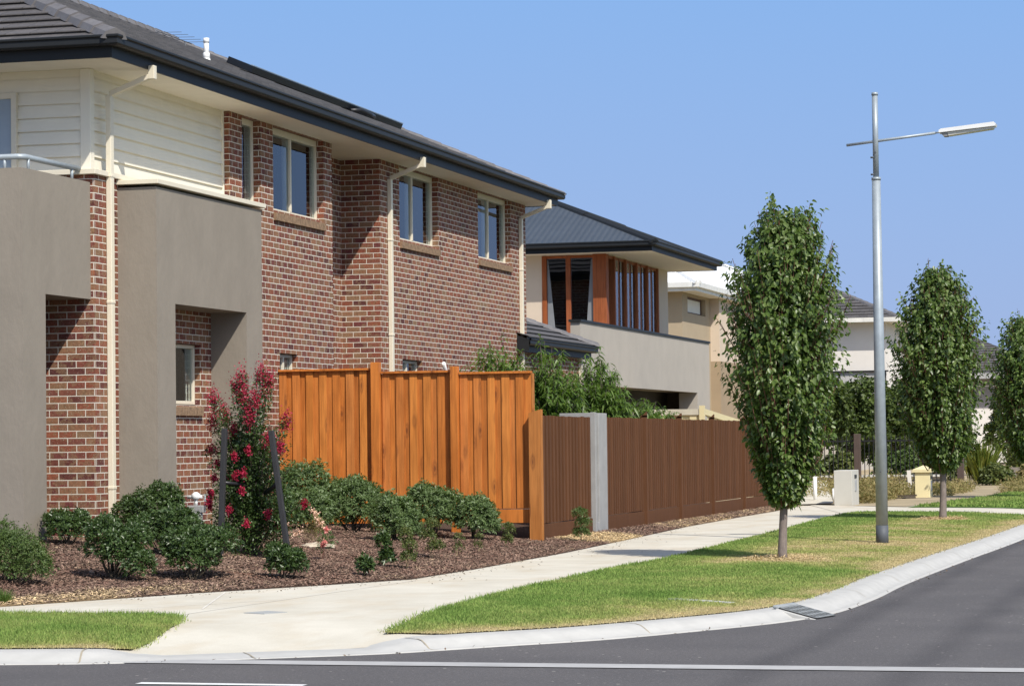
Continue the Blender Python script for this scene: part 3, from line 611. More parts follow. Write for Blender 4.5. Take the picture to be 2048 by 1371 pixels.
caps(b, (EX-.02, EY0+.02, ZE+.05), (cx, EY0+hw, zr)); caps(b, (EB, EY0, ZE+.05), (cx, EY0+hw, zr)); caps(b, (cx, EY0+hw, zr), (cx, EY1-hw, zr)); caps(b, (EX, EY1, ZE+.03), (cx, EY1-hw, zr), w=.10); caps(b, (EB, EY1, ZE+.05), (cx, EY1-hw, zr))
b.build('ridge_capping', CAPM, roof)
# lower roof at the rear
EX2, Y2a, Y2b, Z2 = -13.30, 51.7, 57.55, 3.62
b = MB(); hipface(b, (EX2, Y2a), (EX2, Y2b), (-1, 0), Z2, tp, 0, 1, 3.0); hipface(b, (EX2, Y2b), (-24.6, Y2b), (0, -1), Z2, tp, 1, 0, 3.0); b.build('lower_roof', TILE, H1)
b = MB(); caps(b, (EX2, Y2b, Z2+.04), (EX2-3, Y2b-3, Z2+3*tp), w=.12); b.build('ridge_capping', CAPM, roof)
b = MB(); b.sweep([(o, z+3.6) for o, z in GUT], [(-13.40, 51.72, 0), (-13.40, 57.45, 0), (-24, 57.45, 0)]); b.sweep([(-.02, 3.4), (-.02, 3.36), (0, 3.36), (0, 3.56)], [(-13.40, 51.72, 0), (-13.40, 57.45, 0), (-24, 57.45, 0)]); b.face([(-13.30, 51.715, 3.37), (-13.54, 51.715, 3.37), (-13.54, 51.715, 3.68), (-13.30, 51.715, 3.60)]); b.build('lower_gutter', NAVY, H1)
b = MB(); b.face([(-13.41, 51.72, 3.38), (-13.6, 51.72, 3.38), (-13.6, 57.43, 3.38), (-13.41, 57.43, 3.38)]); b.build('lower_soffit', SOFFIT, H1)
# downpipes
def downpipe(y, z0, zt=5.98, arm=True):
    d = MB(); d.box(XW+.004, XW+.075, y, y+.10, z0, zt)
    if arm:
        d.obox(((XW+.04+GX+.02)/2, y+.05, (zt+6.20)/2), ((GX-XW-.04)/2+.0, 0, .10), (0, .045, 0), (-.006, 0, .032))
        d.box(GX-.01, GX+.075, y+.004, y+.096, 6.15, 6.32)
    for zz in (1.1, 3.4, 4.97):
        if zz < zt and zz > z0: d.box(XW+.002, XW+.081, y-.007, y+.107, zz-.02, zz+.02)
    return d.build('downpipe', CREAM, H1, bevel=.008)
downpipe(31.66, .55); downpipe(43.36, 1.); downpipe(51.95, 1.); downpipe(56.85, 1., 3.38, False)
# balcony block and entry hood, in taupe render
b = MB(); b.box(-24, -13.6, 29.33, 29.97, .15, 4.86); b.box(-13.82, -13.6, 29.97, 31.297, 3.42, 4.86); b.box(-24, -13.82, 29.97, 31.297, 3.42, 3.72)
bal = b.build('balcony_block', TAUPE, H1)
b = MB()
rail = [(-24, 29.62, 5.02), (-13.78, 29.62, 5.02), (-13.72, 29.66, 5.02), (-13.71, 31.2, 5.02)]
b.tube(rail, .035, 10)
for x, y in ((-13.95, 29.62), (-13.71, 29.75), (-13.71, 31.0), (-15.4, 29.62), (-16.9, 29.62)): b.tube([(x, y, 4.84), (x, y, 5.02)], .02, 8)
b.build('handrail', GALV, bal)
b = MB(); b.box(XW-.004, -13.03, 32.03, 35.86, 3.41, 4.85); b.box(XW-.004, -13.03, 32.03, 32.645, .2, 3.41); b.box(XW-.004, -13.03, 35.24, 35.86, .2, 3.41)
hood = b.build('entry_hood', TAUPE, H1)
b = MB(); b.box(XW+.003, -12.985, 31.98, 35.94, 4.885, 4.945); b.build('hood_capping', CREAM, hood, bevel=.006)
# roof fittings
b = MB(); b.tube([(-15.4, 39.96, 7.5), (-15.4, 39.96, 7.62)], [.09, .058], 12); b.tube([(-15.4, 39.96, 7.60), (-15.4, 39.96, 7.93)], .042, 12); b.tube([(-15.4, 39.96, 7.60), (-15.4, 39.96, 7.69), (-15.4, 39.96, 7.71)], [.056, .056, .044], 12); b.tube([(-15.4, 39.96, 7.86), (-15.4, 39.96, 7.935)], .047, 12); b.build('vent_pipe', WHITE, H1)
b = MB()
for k in range(5): b.tube([(-17.85, 43.2+k*.3, 8.60), (-17.15, 43.35+k*.3, 8.60)], .004, 4)
b.tube([(-17.5, 43.1, 8.6), (-17.5, 44.7, 8.6)], .008, 5); b.tube([(-17.5, 44.4, 8.6), (-17.5, 44.4, 8.3)], .012, 6); b.build('aerial', GALVD, H1)
pa, pb = np.array((-16.0, 43.6, 7.885)), np.array((-15.3, 49.9, 7.565))
dv = pb-pa; Lp = np.linalg.norm(dv); dv /= Lp
b = MB(); inn = np.array([-.917, 0, .399]); inn -= dv*(inn@dv); inn /= np.linalg.norm(inn); upv = np.cross(dv, inn); upv *= np.sign(upv[2])
cen = (pa+pb)/2+inn*.26+upv*.06
b.obox(cen, dv*Lp/2, inn*.26, upv*.058); b.build('solar_collector', SOLAR, H1, bevel=.008)
b = MB(); b.obox(cen+upv*.068-inn*.23, dv*Lp/2, inn*.03, upv*.006); b.build('collector_trim', GALV, H1)
q = pa+dv*Lp*.62-inn*.02+upv*.02; b = MB(); b.tube([q-inn*.02-upv*.02, q-inn*.10+dv*.25+upv*.06, q-inn*.14+dv*.6+upv*.05, q-inn*.06+dv*.95+upv*.03], .04, 8); b.build('pipe_lagging', BLACKP, H1)
b = MB(); b.tube([(XW-.02, 46.6, 2.78), (XW+.08, 46.55, 2.76), (XW+.12, 46.2, 3.0)], .034, 8); b.build('waste_pipe', WHITE, H1)

# ------------------------------------------------------------------ orange paling fence
OF = thing('paling_fence', (-11.6, 38., .35), 'tall orange stained timber paling fence across the side of the brick house', 'fence')
YF = 38.0
def palings(x0, x1, ztop, zb=.66):
    p = MB(); x = x0; k = 0
    while x < x1-.03:
        wd = .112+random.uniform(-.006, .006); xe = min(x+wd, x1)
        p.box(x, xe, YF-.036+random.uniform(-.003, .003), YF-.018, zb+random.uniform(-.006, .006), ztop-.035)
        x += .208+random.uniform(-.006, .006)
    x = x0-(.16 if x0 > -13 else .0)
    while x < x1-.01:
        xe = min(x+.125, x1); p.box(x, xe+.0005, YF-.014, YF+.004, zb, ztop-.033); x += .125
    return p.build('palings', PINE, OF)
bays = ((-13.54, -12.125, 2.70), (-11.965, -10.935, 2.645), (-10.80, -9.745, 2.615))
for x0, x1, zt in bays:
    palings(x0, x1, zt)
    c = MB(); c.box(x0-.005, x1+.004, YF-.075, YF+.04, zt-.032, zt); c.build('capping', PINE, OF, bevel=.004)
    c = MB(); c.box(x0, x1, YF-.03, YF-.002, .455, .648); c.build('plinth_board', PINE, OF, bevel=.004)
c = MB(); c.box(-9.742, -9.712, YF-.02, YF+.03, .5, 2.58); c.build('palings', PINEY, OF)
for x0, x1, zt in ((-12.115, -11.985, 2.78), (-10.925, -10.812, 2.70)):
    c = MB(); c.box(x0, x1, YF-.125, YF-.012, .2, zt); c.build('post', PINE, OF, bevel=.006)
c = MB(); c.face([(-9.755, YF-.16, .15), (-9.58, YF-.16, .15), (-9.58, YF-.16, 2.065), (-9.755, YF-.16, 2.015)]); c.face([(-9.58, YF-.16, .15), (-9.58, YF-.03, .15), (-9.58, YF-.03, 2.065), (-9.58, YF-.16, 2.065)])
c.face([(-9.755, YF-.16, 2.015), (-9.58, YF-.16, 2.065), (-9.58, YF-.03, 2.065), (-9.755, YF-.03, 2.015)]); c.face([(-9.755, YF-.03, .15), (-9.755, YF-.16, .15), (-9.755, YF-.16, 2.015), (-9.755, YF-.03, 2.015)]); c.face([(-9.58, YF-.03, .15), (-9.755, YF-.03, .15), (-9.755, YF-.03, 2.015), (-9.58, YF-.03, 2.065)])
c.build('post', PINEY, OF)

# ------------------------------------------------------------------ brown slat fence and its concrete piers
XB = -9.78
BF = thing('slat_fence', (XB, 50., .2), 'long brown painted vertical slat fence along the footpath', 'fence')
def slats(y0, y1, n, zt=1.985):
    p = MB(); s = (y1-y0)/n
    for k in range(n):
        y = y0+s*k; p.box(XB-.004, XB+.026, y+s*.10, y+s*.62, .425, zt+random.uniform(-.008, .004)); p.box(XB-.044, XB-.024, y+s*.50, min(y+s*1.22, y1), .475, zt-.012)
    p.build('slat_panel', BROWN, BF)
    q = MB(); q.box(XB-.03, XB+.03, y0, y1, .12, .41); q.build('plinth_board', BROWN, BF, bevel=.004)
py = [42.66, 45.62, 48.62, 51.8, 55.2, 58.6, 61.6]
slats(38.0, 41.75, 18)
for a, c in zip(py[:-1], py[1:]): slats(a+(.0 if a == py[0] else .1), c, 18)
for y in py[1:-1]:
    q = MB(); q.box(XB-.02, XB+.075, y+.0, y+.10, .12, 2.03)
    q.face([(XB-.02, y, 2.0), (XB+.075, y, 2.09), (XB+.075, y+.10, 2.09), (XB-.02, y+.10, 2.0)]); q.face([(XB-.02, y, 2.0), (XB+.075, y, 2.0), (XB+.075, y, 2.09)]); q.face([(XB+.075, y, 2.0), (XB+.075, y+.1, 2.0), (XB+.075, y+.1, 2.09), (XB+.075, y, 2.09)])
    q.build('post', BROWN, BF)
def pier(y, lab, x0=XB-.50, x1=XB+.08):
    t = thing('concrete_pier', (x0, y, .1), lab, 'pier', 'concrete piers of the slat fence')
    q = MB(); q.box(x0, x1-.085, y, y+.86, .0, 2.045); q.box(x1-.088, x1-.004, y, y+.10, .0, 2.055); q.box(x1-.088, x1-.012, y+.27, y+.86, .0, 2.045); q.box(x1-.086, x1-.016, y+.10, y+.27, .0, .34)
    q.build('shaft', CONC, t, bevel=.008)
pier(41.80, 'tall grey grooved concrete pier at the near end of the brown fence'); pier(61.7, 'grey concrete pier at the far end of the brown fence behind the street tree', XB-.3, XB+.1)
# ------------------------------------------------------------------ second house: timber windows over a rendered terrace
H2 = thing('terrace_house', (-14.8, 65.1, .3), 'two-storey rendered house with dark metal roof, timber window bays and grey terrace', 'house')
WX, WY, S2 = -14.8, 65.11, 6.16
b = MB(); wall(b, 'Y', WY, -24, WX, 2.95, S2, [(-16.40, -14.98, 4.0, S2-.02)], .14); wall(b, 'X', WX, WY, 72.62, 2.95, S2, [(65.35, 71.05, 4.0, S2-.02)], .3)
b.face([(WX, 72.62, 2.95), (-24, 72.62, 2.95), (-24, 72.62, S2), (WX, 72.62, S2)]); b.build('rendered_wall', SAND, H2)
b = MB(); b.box(-23.9, -17.0, 65.4, 72.4, 3.0, S2-.05); b.box(-17.2, WX-.35, 68.3, 72.4, 3.0, S2-.05); b.box(-17.2, WX-.35, 65.3, 72.4, 3.0, 3.95); b.box(-20.2, -15.0, 59.2, 73.3, .1, 2.895); b.box(-15.0, -14.45, 73.3, 73.45, .1, 2.895); b.build('interior', plain('dim_interior_shade', (.075, .068, .06), .9), H2)  # includes a dark block standing in for the shade under the terrace
b = MB(); b.box(-23.9, WX-.4, 65.3, 72.4, S2-.045, S2-.03); b.build('inner_ceiling', plain('inner_ceiling', (.16, .15, .14), .8), H2)
f = MB(); Y_ = WY+.04
for a, c in ((-16.40, -16.28), (-15.80, -15.68)): f.box(a, c, Y_-.06, Y_+.05, 4.0, S2-.024)
f.box(-16.28, -14.98, Y_-.05, Y_+.05, S2-.09, S2-.024); f.box(-16.28, -14.98, Y_-.05, Y_+.05, 4.0, 4.1)
f.box(-15.12, -14.78, WY-.04, WY+.24, 3.9, S2-.004)
wd = f.build('window', CEDAR, H2, bevel=.01)
for a, c in ((-16.27, -15.81), (-15.67, -15.13)): p = MB(); p.box(a, c, Y_-.01, Y_+.01, 4.1, S2-.09); p.build('pane', GLASSD, wd)
def drape(x0, x1, x2, side):
    p = MB(); n = 7
    for k in range(n):
        a, c = k/n, (k+1)/n
        p.face([(x0+(x1-x0)*a, Y_-.018-.004*(k % 2), S2-.12), (x0+(x1-x0)*c, Y_-.018-.004*((k+1) % 2), S2-.12), (x0+(x2-x0)*c, Y_-.018, 4.1), (x0+(x2-x0)*a, Y_-.018, 4.1)])
    p.build('curtain', plain('grey_curtain', (.20, .21, .22), .9), wd)
drape(-16.27, -16.24, -16.06, 1); drape(-15.13, -15.17, -15.32, -1)
f = MB()
for k in range(5):
    y = 65.80+k*1.30; f.box(WX-.20, WX+.075, y, y+.09, 4.0, S2-.03)
    if k < 4: f.box(WX-.12, WX+.02, y+.62, y+.72, 4.0, S2-.03)
f.box(WX-.2, WX+.02, 65.36, 71.04, S2-.10, S2-.03); f.box(WX-.2, WX+.02, 65.36, 71.04, 4.0, 4.12)
wf = f.build('window', plain('shaded_cedar', (.27, .082, .026), .6, .2, 8., (3, 3, .5)), H2, bevel=.008)  # cedar copy, slightly darker: eave shade on the fins put into the colour
for k in range(4):
    y = 65.89+k*1.30
    for a, c in ((.003, .617), (.763, 1.207)): p = MB(); p.box(WX+.0, WX+.012, y+a, y+c, 4.12, S2-.10); p.build('pane', GLASS, wf)
e2 = [(-13.5, 64.4, 0), (-13.5, 72.9, 0), (-25, 72.9, 0), (-25, 64.4, 0)]
b = MB(); b.face([(-13.5, 64.4, S2), (-13.5, 72.9, S2), (-25, 72.9, S2), (-25, 64.4, S2)]); b.build('soffit', SOFFIT, H2)
b = MB(); b.sweep([(-.02, S2+.012), (-.02, S2-.014), (0, S2-.014), (0, S2+.12)], e2, closed=True); b.build('fascia', NAVY, H2)
b = MB(); b.sweep([(o, z+S2+.21) for o, z in GUT], e2, closed=True); b.build('gutter', NAVY, H2)
t2 = .40; b = MB(); zz = S2+.2; hw2 = 4.95
hw2 = 4.35; A = [(-13.4, 64.3, zz), (-13.4, 73., zz), (-25.1, 73., zz), (-25.1, 64.3, zz)]; R1, R2 = (-17.75, 68.65, zz+hw2*t2), (-20.75, 68.65, zz+hw2*t2)
def ruv(pts, ax): return [((p[ax]), math.hypot(p[2]-zz, (p[1-ax]))) for p in pts]
for pts, ax in (([A[0], A[1], R1], 1), ([A[1], A[2], R2, R1], 0), ([A[2], A[3], R2], 1), ([A[3], A[0], R1, R2], 0)): b.face(pts, uv=ruv(pts, ax))
rf = b.build('roof', STEEL2, H2)
b = MB(); caps(b, A[0], R1, .12, 3); caps(b, A[1], R1, .12, 3); caps(b, R1, R2, .12, 2); b.build('ridge_capping', NAVY, rf)
b = MB(); b.box(-14.12, -13.9, 58.55, 73.7, 2.86, 4.22); b.box(-20, -14.12, 58.75, 73.5, 2.9, 3.3); b.box(-14.4, -13.9, 71.95, 73.7, .1, 2.86); b.box(-20, -14.12, 73.5, 73.7, 2.86, 4.22); b.box(-14.4, -13.9, 58.55, 59.1, .1, 2.86)
tw = b.build('terrace_wall', GREIGE, H2)
b = MB(); b.box(-14.15, -13.87, 58.50, 73.75, 4.222, 4.275); b.build('terrace_capping', NAVY, tw)
b = MB(); b.box(-14.995, -14.95, 60, 64.5, .2, 2.6); b.build('garage_door', CEDAR, H2)

# third house: sand and tan render, white metal roof
H3 = thing('sand_house', (-16.6, 83.6, .2), 'sand and tan rendered house with white corrugated metal roof', 'house')
S3 = 6.2
b = MB(); wall(b, 'X', -16.6, 83.63, 88.3, .2, S3, [(84.5, 87.5, 5.58, 6.12)], .15); wall(b, 'Y', 83.63, -21.5, -16.6, .2, S3); b.build('rendered_wall', plain('dull_sand_render', (.40, .32, .215), .85, .04, 1.5), H3)
window(H3, 'X', -16.75, 84.5, 87.5, 5.58, 6.12, (), fmat=plain('brown_window_frame', (.12, .065, .04), .6), glass=BLIND, fw_=.07)
b = MB(); wall(b, 'X', -16.3, 88.3, 107.5, 4.16, S3); wall(b, 'Y', 88.3, -21.5, -16.3, 4.16, S3); b.build('upper_wall', SAND, H3)
b = MB(); b.box(-21.5, -16.28, 88.28, 107.5, .1, 4.158); b.build('lower_wall', TAN, H3)
e3 = [(-16.05, 83.05, 0), (-16.05, 108.4, 0), (-22.0, 108.4, 0), (-22.0, 83.05, 0)]
b = MB(); b.face([(p[0], p[1], S3) for p in e3]); b.build('soffit', SOFFIT, H3)
b = MB(); b.sweep([(-.02, S3+.01), (-.02, S3-.01), (0, S3-.01), (0, S3+.1), (.02, S3+.1), (.12, S3+.1), (.14, S3+.25), (.05, S3+.27)], e3, closed=True); b.build('gutter', plain('white_gutter', (.80, .80, .76), .5), H3)
b = MB(); zz = S3+.25; A = [(-15.95, 82.95, zz), (-15.95, 108.5, zz), (-22.1, 108.5, zz), (-22.1, 82.95, zz)]; R1, R2 = (-19.03, 86.03, zz+3.08*.60), (-19.03, 107.6, zz+3.08*.60)
for pts, ax in (([A[0], A[1], R2, R1], 1), ([A[1], A[2], R2], 0), ([A[2], A[3], R1, R2], 1), ([A[3], A[0], R1], 0)): b.face(pts, uv=ruv(pts, ax))
rf = b.build('roof', STEELW, H3); b = MB(); caps(b, A[0], R1, .14, 3); caps(b, R1, R2, .14, 3); b.build('ridge_capping', plain('white_ridge', (.75, .76, .75), .5), rf)

# fourth house: off-white upper storey, grey tiles, lower roof in front
H4 = thing('white_house', (-17.5, 112.6, .2), 'distant off-white two-storey house with grey tiled hip roof behind the lamp pole', 'house')
b = MB(); wall(b, 'Y', 112.6, -22, -13.9, 4.35, 6.35); wall(b, 'X', -13.9, 112.6, 122, .2, 6.35); b.build('upper_wall', OFFW, H4)
b = MB(); b.box(-19, -13.95, 112.45, 121.9, .1, 4.30); b.build('lower_wall', plain('pale_grey_render', (.45, .44, .42), .85), H4)
b = MB(); b.box(-19.1, -13.8, 112.35, 112.6, 4.30, 4.36); b.build('string_course', NAVY, H4)
b = MB(); Z4 = 6.5
hipface(b, (-22, 112), (-13.3, 112), (0, 1), Z4, .44, 1, 1, 4.3); hipface(b, (-13.3, 112), (-13.3, 122.6), (-1, 0), Z4, .44, 1, 1, 4.3); r4 = b.build('roof', TILE, H4)
b = MB(); caps(b, (-13.3, 112, Z4+.04), (-17.6, 116.3, Z4+4.3*.44), .14); b.build('ridge_capping', CAPM, r4)
b = MB(); b.box(-22, -13.2, 111.85, 112.0, 6.32, 6.5); b.box(-13.35, -13.2, 112.0, 122.6, 6.32, 6.5); b.face([(-22, 112, 6.345), (-13.3, 112, 6.345), (-13.3, 122, 6.345), (-22, 122, 6.345)]); b.build('gutter', plain('cream_gutter', (.70, .68, .62), .5), H4)
b = MB(); hipface(b, (-22, 108.6), (-14.1, 108.6), (0, 1), 2.9, .44, 1, 1, 3.3); hipface(b, (-14.1, 108.6), (-14.1, 113), (-1, 0), 2.9, .44, 1, 1, 3.3); b.build('lower_roof', TILE, H4)
b = MB(); wall(b, 'Y', 109.1, -22, -14.6, .1, 2.9); wall(b, 'X', -14.6, 109.1, 113, .1, 2.9); b.build('front_wall', plain('pale_render', (.5, .47, .42), .85), H4)
# fifth house, farther up the street
H5 = thing('far_house', (-11., 140., .2), 'far house with grey tiled roof and brick pillars, between the last two street trees', 'house')
b = MB(); wall(b, 'Y', 140, -18, -9.3, .1, 4.6); wall(b, 'X', -9.3, 140, 150, .1, 4.6); b.build('rendered_wall', plain('grey_brown_render', (.32, .29, .27), .85), H5)
b = MB(); b.box(-11.1, -9.2, 139.5, 140, 3.1, 3.55); b.box(-9.5, -9.1, 139.4, 139.9, .1, 3.1); b.build('brick_lintel', BRICK, H5)
b = MB(); b.box(-13, -11.1, 139.8, 139.98, .3, 3.0); b.box(-10.9, -9.6, 139.8, 139.98, .3, 2.8); b.build('white_panel', OFFW, H5)
b = MB(); hipface(b, (-18.5, 139.2), (-8.7, 139.2), (0, 1), 4.75, .44, 1, 1, 4.9); hipface(b, (-8.7, 139.2), (-8.7, 152), (-1, 0), 4.75, .44, 1, 1, 4.9); b.build('roof', TILE, H5)
b = MB(); b.box(-18.5, -8.62, 139.05, 139.2, 4.5, 4.78); b.build('gutter', plain('far_gutter', (.40, .39, .38), .5), H5)

# cream steel fence behind the brown one
CF = thing('panel_fence', (-12.3, 64.2, .2), 'pale cream ribbed steel fence rising behind the brown slat fence', 'fence')
def rake(y): return 2.33-.052*(y-64.2)
b = MB(); x = -16.0
while x < -12.35: b.box(x, x+.16, 64.20, 64.22, .2, 2.22); b.box(x+.16, x+.34, 64.235, 64.25, .2, 2.22); x += .34
y = 64.3
while y < 72: b.face([(-12.3, y, .2), (-12.3, y+.3, .2), (-12.3, y+.3, rake(y+.3)-.1), (-12.3, y, rake(y)-.1)]); b.face([(-12.34, y+.3, .2), (-12.34, y+.5, .2), (-12.34, y+.5, rake(y+.5)-.1), (-12.34, y+.3, rake(y+.3)-.1)]); b.face([(-12.3, y+.3, .2), (-12.34, y+.3, .2), (-12.34, y+.3, rake(y+.3)-.1), (-12.3, y+.3, rake(y+.3)-.1)]); y += .5
b.build('panel', PALEF, CF)
b = MB(); b.box(-16, -12.36, 64.17, 64.27, 2.20, 2.34); b.build('top_rail', plain('grey_cream_rail', (.52, .48, .38), .6), CF)
b = MB(); b.obox((-12.31, 68.2, rake(68.2)-.045), (.05, 0, 0), (0, 3.85, -3.85*.052), (0, .0, .07)); b.build('top_rail', PALEF, CF)
b = MB(); b.box(-12.36, -12.24, 64.15, 64.28, .2, 2.42); b.build('post', PALEF, CF)

# ------------------------------------------------------------------ street lamp
LX, LY, LZ = -4.87, 38.68, .125
LT = thing('street_lamp', (LX, LY, LZ), 'tall grey-blue steel street lamp with a flat luminaire on a cross arm', 'street lamp')
b = MB(); b.tube([(LX, LY, LZ+.25), (LX, LY, LZ+2.6), (LX, LY, LZ+5.13)], [.086, .074, .060], 20); b.tube([(LX, LY, LZ+5.13), (LX, LY, LZ+6.31)], .041, 16); b.tube([(LX, LY, LZ+5.10), (LX, LY, LZ+5.14)], .066, 16)
b.tube([(LX, LY, LZ+6.30), (LX, LY, LZ+6.34)], [.048, .043], 16); b.build('pole', GALV, LT)
b = MB(); b.tube([(LX, LY, LZ-.05), (LX, LY, LZ+.252)], [.089, .0875], 20); b.build('pole_base', GALVD, LT)
ZA = LZ+5.65; sl_ = .10
b = MB(); b.tube([(LX-.41, LY, ZA-.41*sl_), (LX+.84, LY, ZA+.84*sl_)], .020, 12); b.tube([(LX+.84, LY, ZA+.84*sl_), (LX+.93, LY, ZA+.93*sl_)], .013, 10); b.build('cross_arm', GALV, LT)
def lum(pts, name, m, wd):
    b = MB(); n = len(pts); F = [(LX+x, LY-wd, ZA+x*sl_+z) for x, z in pts]; K = [(LX+x, LY+wd, ZA+x*sl_+z) for x, z in pts]
    b.face(F[::1]); b.face(K[::-1])
    for i in range(n): b.face([F[i], K[i], K[(i+1) % n], F[(i+1) % n]])
    return b.build(name, m, lm, bevel=.006)
lm = LT
lm = lum([(.90, -.015), (1.68, -.03), (1.69, .0), (1.66, .03), (.93, .035), (.90, .02)], 'luminaire', WHITE, .13)
lum([(.92, -.018), (1.02, -.018), (1.02, -.075), (.96, -.070)], 'gear_tray', CONC, .10)
lum([(1.02, -.022), (1.66, -.033), (1.65, -.06), (1.03, -.072)], 'diffuser', plain('lamp_diffuser', (.62, .60, .53), .3), .10)
b = MB()
for pts_, r_ in ((((LX-.07, LY-.03, LZ+5.18), (LX-.02, LY-.03, LZ+5.18)), .013), (((LX-.07, LY-.03, LZ+5.42), (LX-.02, LY-.03, LZ+5.42)), .013), (((LX, LY-.055, LZ+5.49), (LX, LY-.03, LZ+5.49)), .012), (((LX, LY-.09, LZ+1.0), (LX, LY-.07, LZ+1.0)), .008)): b = MB(); b.tube(list(pts_), r_, 8); b.build('bolt', GALVD, LT)

# ------------------------------------------------------------------ trees
def interp(prof, z): return np.interp(z, [p[0] for p in prof], [p[1] for p in prof])
def pear(x, y, z0, prof, ztop, zlow, label, nt=520, lf=13, lsize=.08, lean=0., seed=1, trunk=.047):
    """upright pear: leader and steep twigs, leaves hung along their outer ends; prof = (height, radius)"""
    global rng; rng = np.random.default_rng(seed)
    T = thing('street_tree', (x, y, z0), label, 'tree', 'young pear trees along the verge')
    tk = MB(); bend = lambda h: np.array([x+lean*h+.02*math.sin(h*2.+seed), y+.02*math.sin(h*1.7), z0+h])
    tk.tube([bend(h)-np.array([0, 0, .04]) if h == 0 else bend(h) for h in (0, .08, .4, .9, 1.5, 2.4, 3.3, ztop*.92)], [trunk*1.5, trunk*1.15, trunk, trunk*.92, trunk*.8, trunk*.5, trunk*.3, .008], 10)
    tk.build('trunk', BARK, T)
    br = MB(); P = []; D = []; N = []
    for k in range(nt):
        he = zlow+(ztop-zlow)*(1-rng.random()**1.15*.98) if k % 3 else zlow+(ztop-zlow)*rng.random()
        R = interp(prof, he)*(1.05+.12*math.sin(k*1.7)) ; az = rng.uniform(0, 2*np.pi); u = math.sqrt(rng.uniform(.10, 1.0))
        if rng.random() < .06: u *= 1.12
        if rng.random() < .10: he += .28*rng.random()
        e = bend(he)+np.array([math.cos(az)*R*u, math.sin(az)*R*u, 0]); L = .45+.75*rng.random(); s = bend(max(zlow-.15, he-L)); s = s+(e-s)*np.array([.35, .35, 0])*rng.random()
        c = s*.4+e*.6+np.array([math.cos(az), math.sin(az), 0])*.08*R+np.array([0, 0, -.06])
        if u > .55 and k % 3 == 0: br.tube([s, c, e+np.array([0, 0, .02])], [.009, .006, .003], 4, False)
        m = int(lf*(.7+.6*rng.random())); t = rng.uniform(.25, 1.02, m)[:, None]
        q = (1-t)**2*s+2*t*(1-t)*c+t*t*e+rng.normal(0, .028, (m, 3))
        out = np.array([math.cos(az), math.sin(az), 0.]); d = out*.55+np.array([0, 0, -.35])+rng.normal(0, .55, (m, 3)); nn = out*.75+np.array([0, 0, .75])+rng.normal(0, .45, (m, 3))
        P.append(q); D.append(d); N.append(nn)
    P, D, N = map(np.concatenate, (P, D, N)); n = len(P); S = lsize*rng.uniform(.65, 1.2, n)
    br.build('branches', TWIG, T); leaves('crown', P, D, unit(N), S, S*.74, PEAR, T, .35, .12, True)
    return T
prof1 = [(.6, .08), (.79, .18), (1.09, .31), (1.46, .46), (1.95, .61), (2.44, .73), (2.93, .78), (3.42, .70), (3.8, .58), (4.1, .42), (4.3, .26), (4.42, .12)]
pear(-5.42, 33.46, .13, [(h, r*.99) for h, r in prof1], 4.30, .80, 'near leafy pear tree with grey trunk, on the verge left of the lamp pole', 1700, 22, .062, .020, 11, .050)
prof2 = [(.9, .12), (1.23, .38), (1.86, .68), (2.48, .83), (3.02, .88), (3.55, .80), (4.0, .62), (4.25, .44), (4.48, .22)]
pear(-5.15, 49.65, .13, [(h, r*.95) for h, r in prof2], 4.5, 1.02, 'middle leafy pear tree on the verge right of the lamp pole', 1750, 20, .070, -.012, 12, .060)
pear(-4.82, 66.5, .13, [(h, r*1.05) for h, r in prof2], 4.3, 1.0, 'farthest leafy pear tree, cut by the right edge of the photo', 1200, 16, .088, 0, 13, .06)

def lobes(L, n, leaf, wid, k=5, droop=.1, up_=.35, shell=.62):
    """leaf whorls over the upper surface and inside of several ellipsoid lobes"""
    P = []; D = []; N = []; tot = sum(l[3]*l[5] for l in L)
    for cx_, cy_, cz_, rx, ry, rz in L:
        m = max(4, int(n*rx*rz/tot)); d = rand3(m); d[:, 2] = np.where(d[:, 2] < -.45, -d[:, 2], d[:, 2]); r = rng.uniform(shell**3, 1.0, m)**(1/3); r *= 1+.16*(rng.random(m) < .15)+.10*np.sin(d[:, 0]*7+d[:, 2]*5+cx_*3)
        c = np.array([cx_, cy_, cz_])+d*r[:, None]*np.array([rx, ry, rz]); axis = unit(d*[.8, .8, .6]+[0, 0, up_]+rng.normal(0, .25, (m, 3)))
        c = np.repeat(c, k, 0); ax = np.repeat(axis, k, 0); j = rand3(len(c)); j = unit(j-ax*np.sum(j*ax, 1, keepdims=True)); dd = unit(j*rng.uniform(.55, 1.0, (len(c), 1))+ax*rng.uniform(.35, .9, (len(c), 1)))
        P.append(c+dd*.008+rng.normal(0, .008, c.shape)); D.append(dd); N.append(unit(ax+rng.normal(0, .2, c.shape)))
    P, D, N = map(np.concatenate, (P, D, N)); S = leaf*rng.uniform(.65, 1.2, len(P)); return P, D, N, S, S*wid
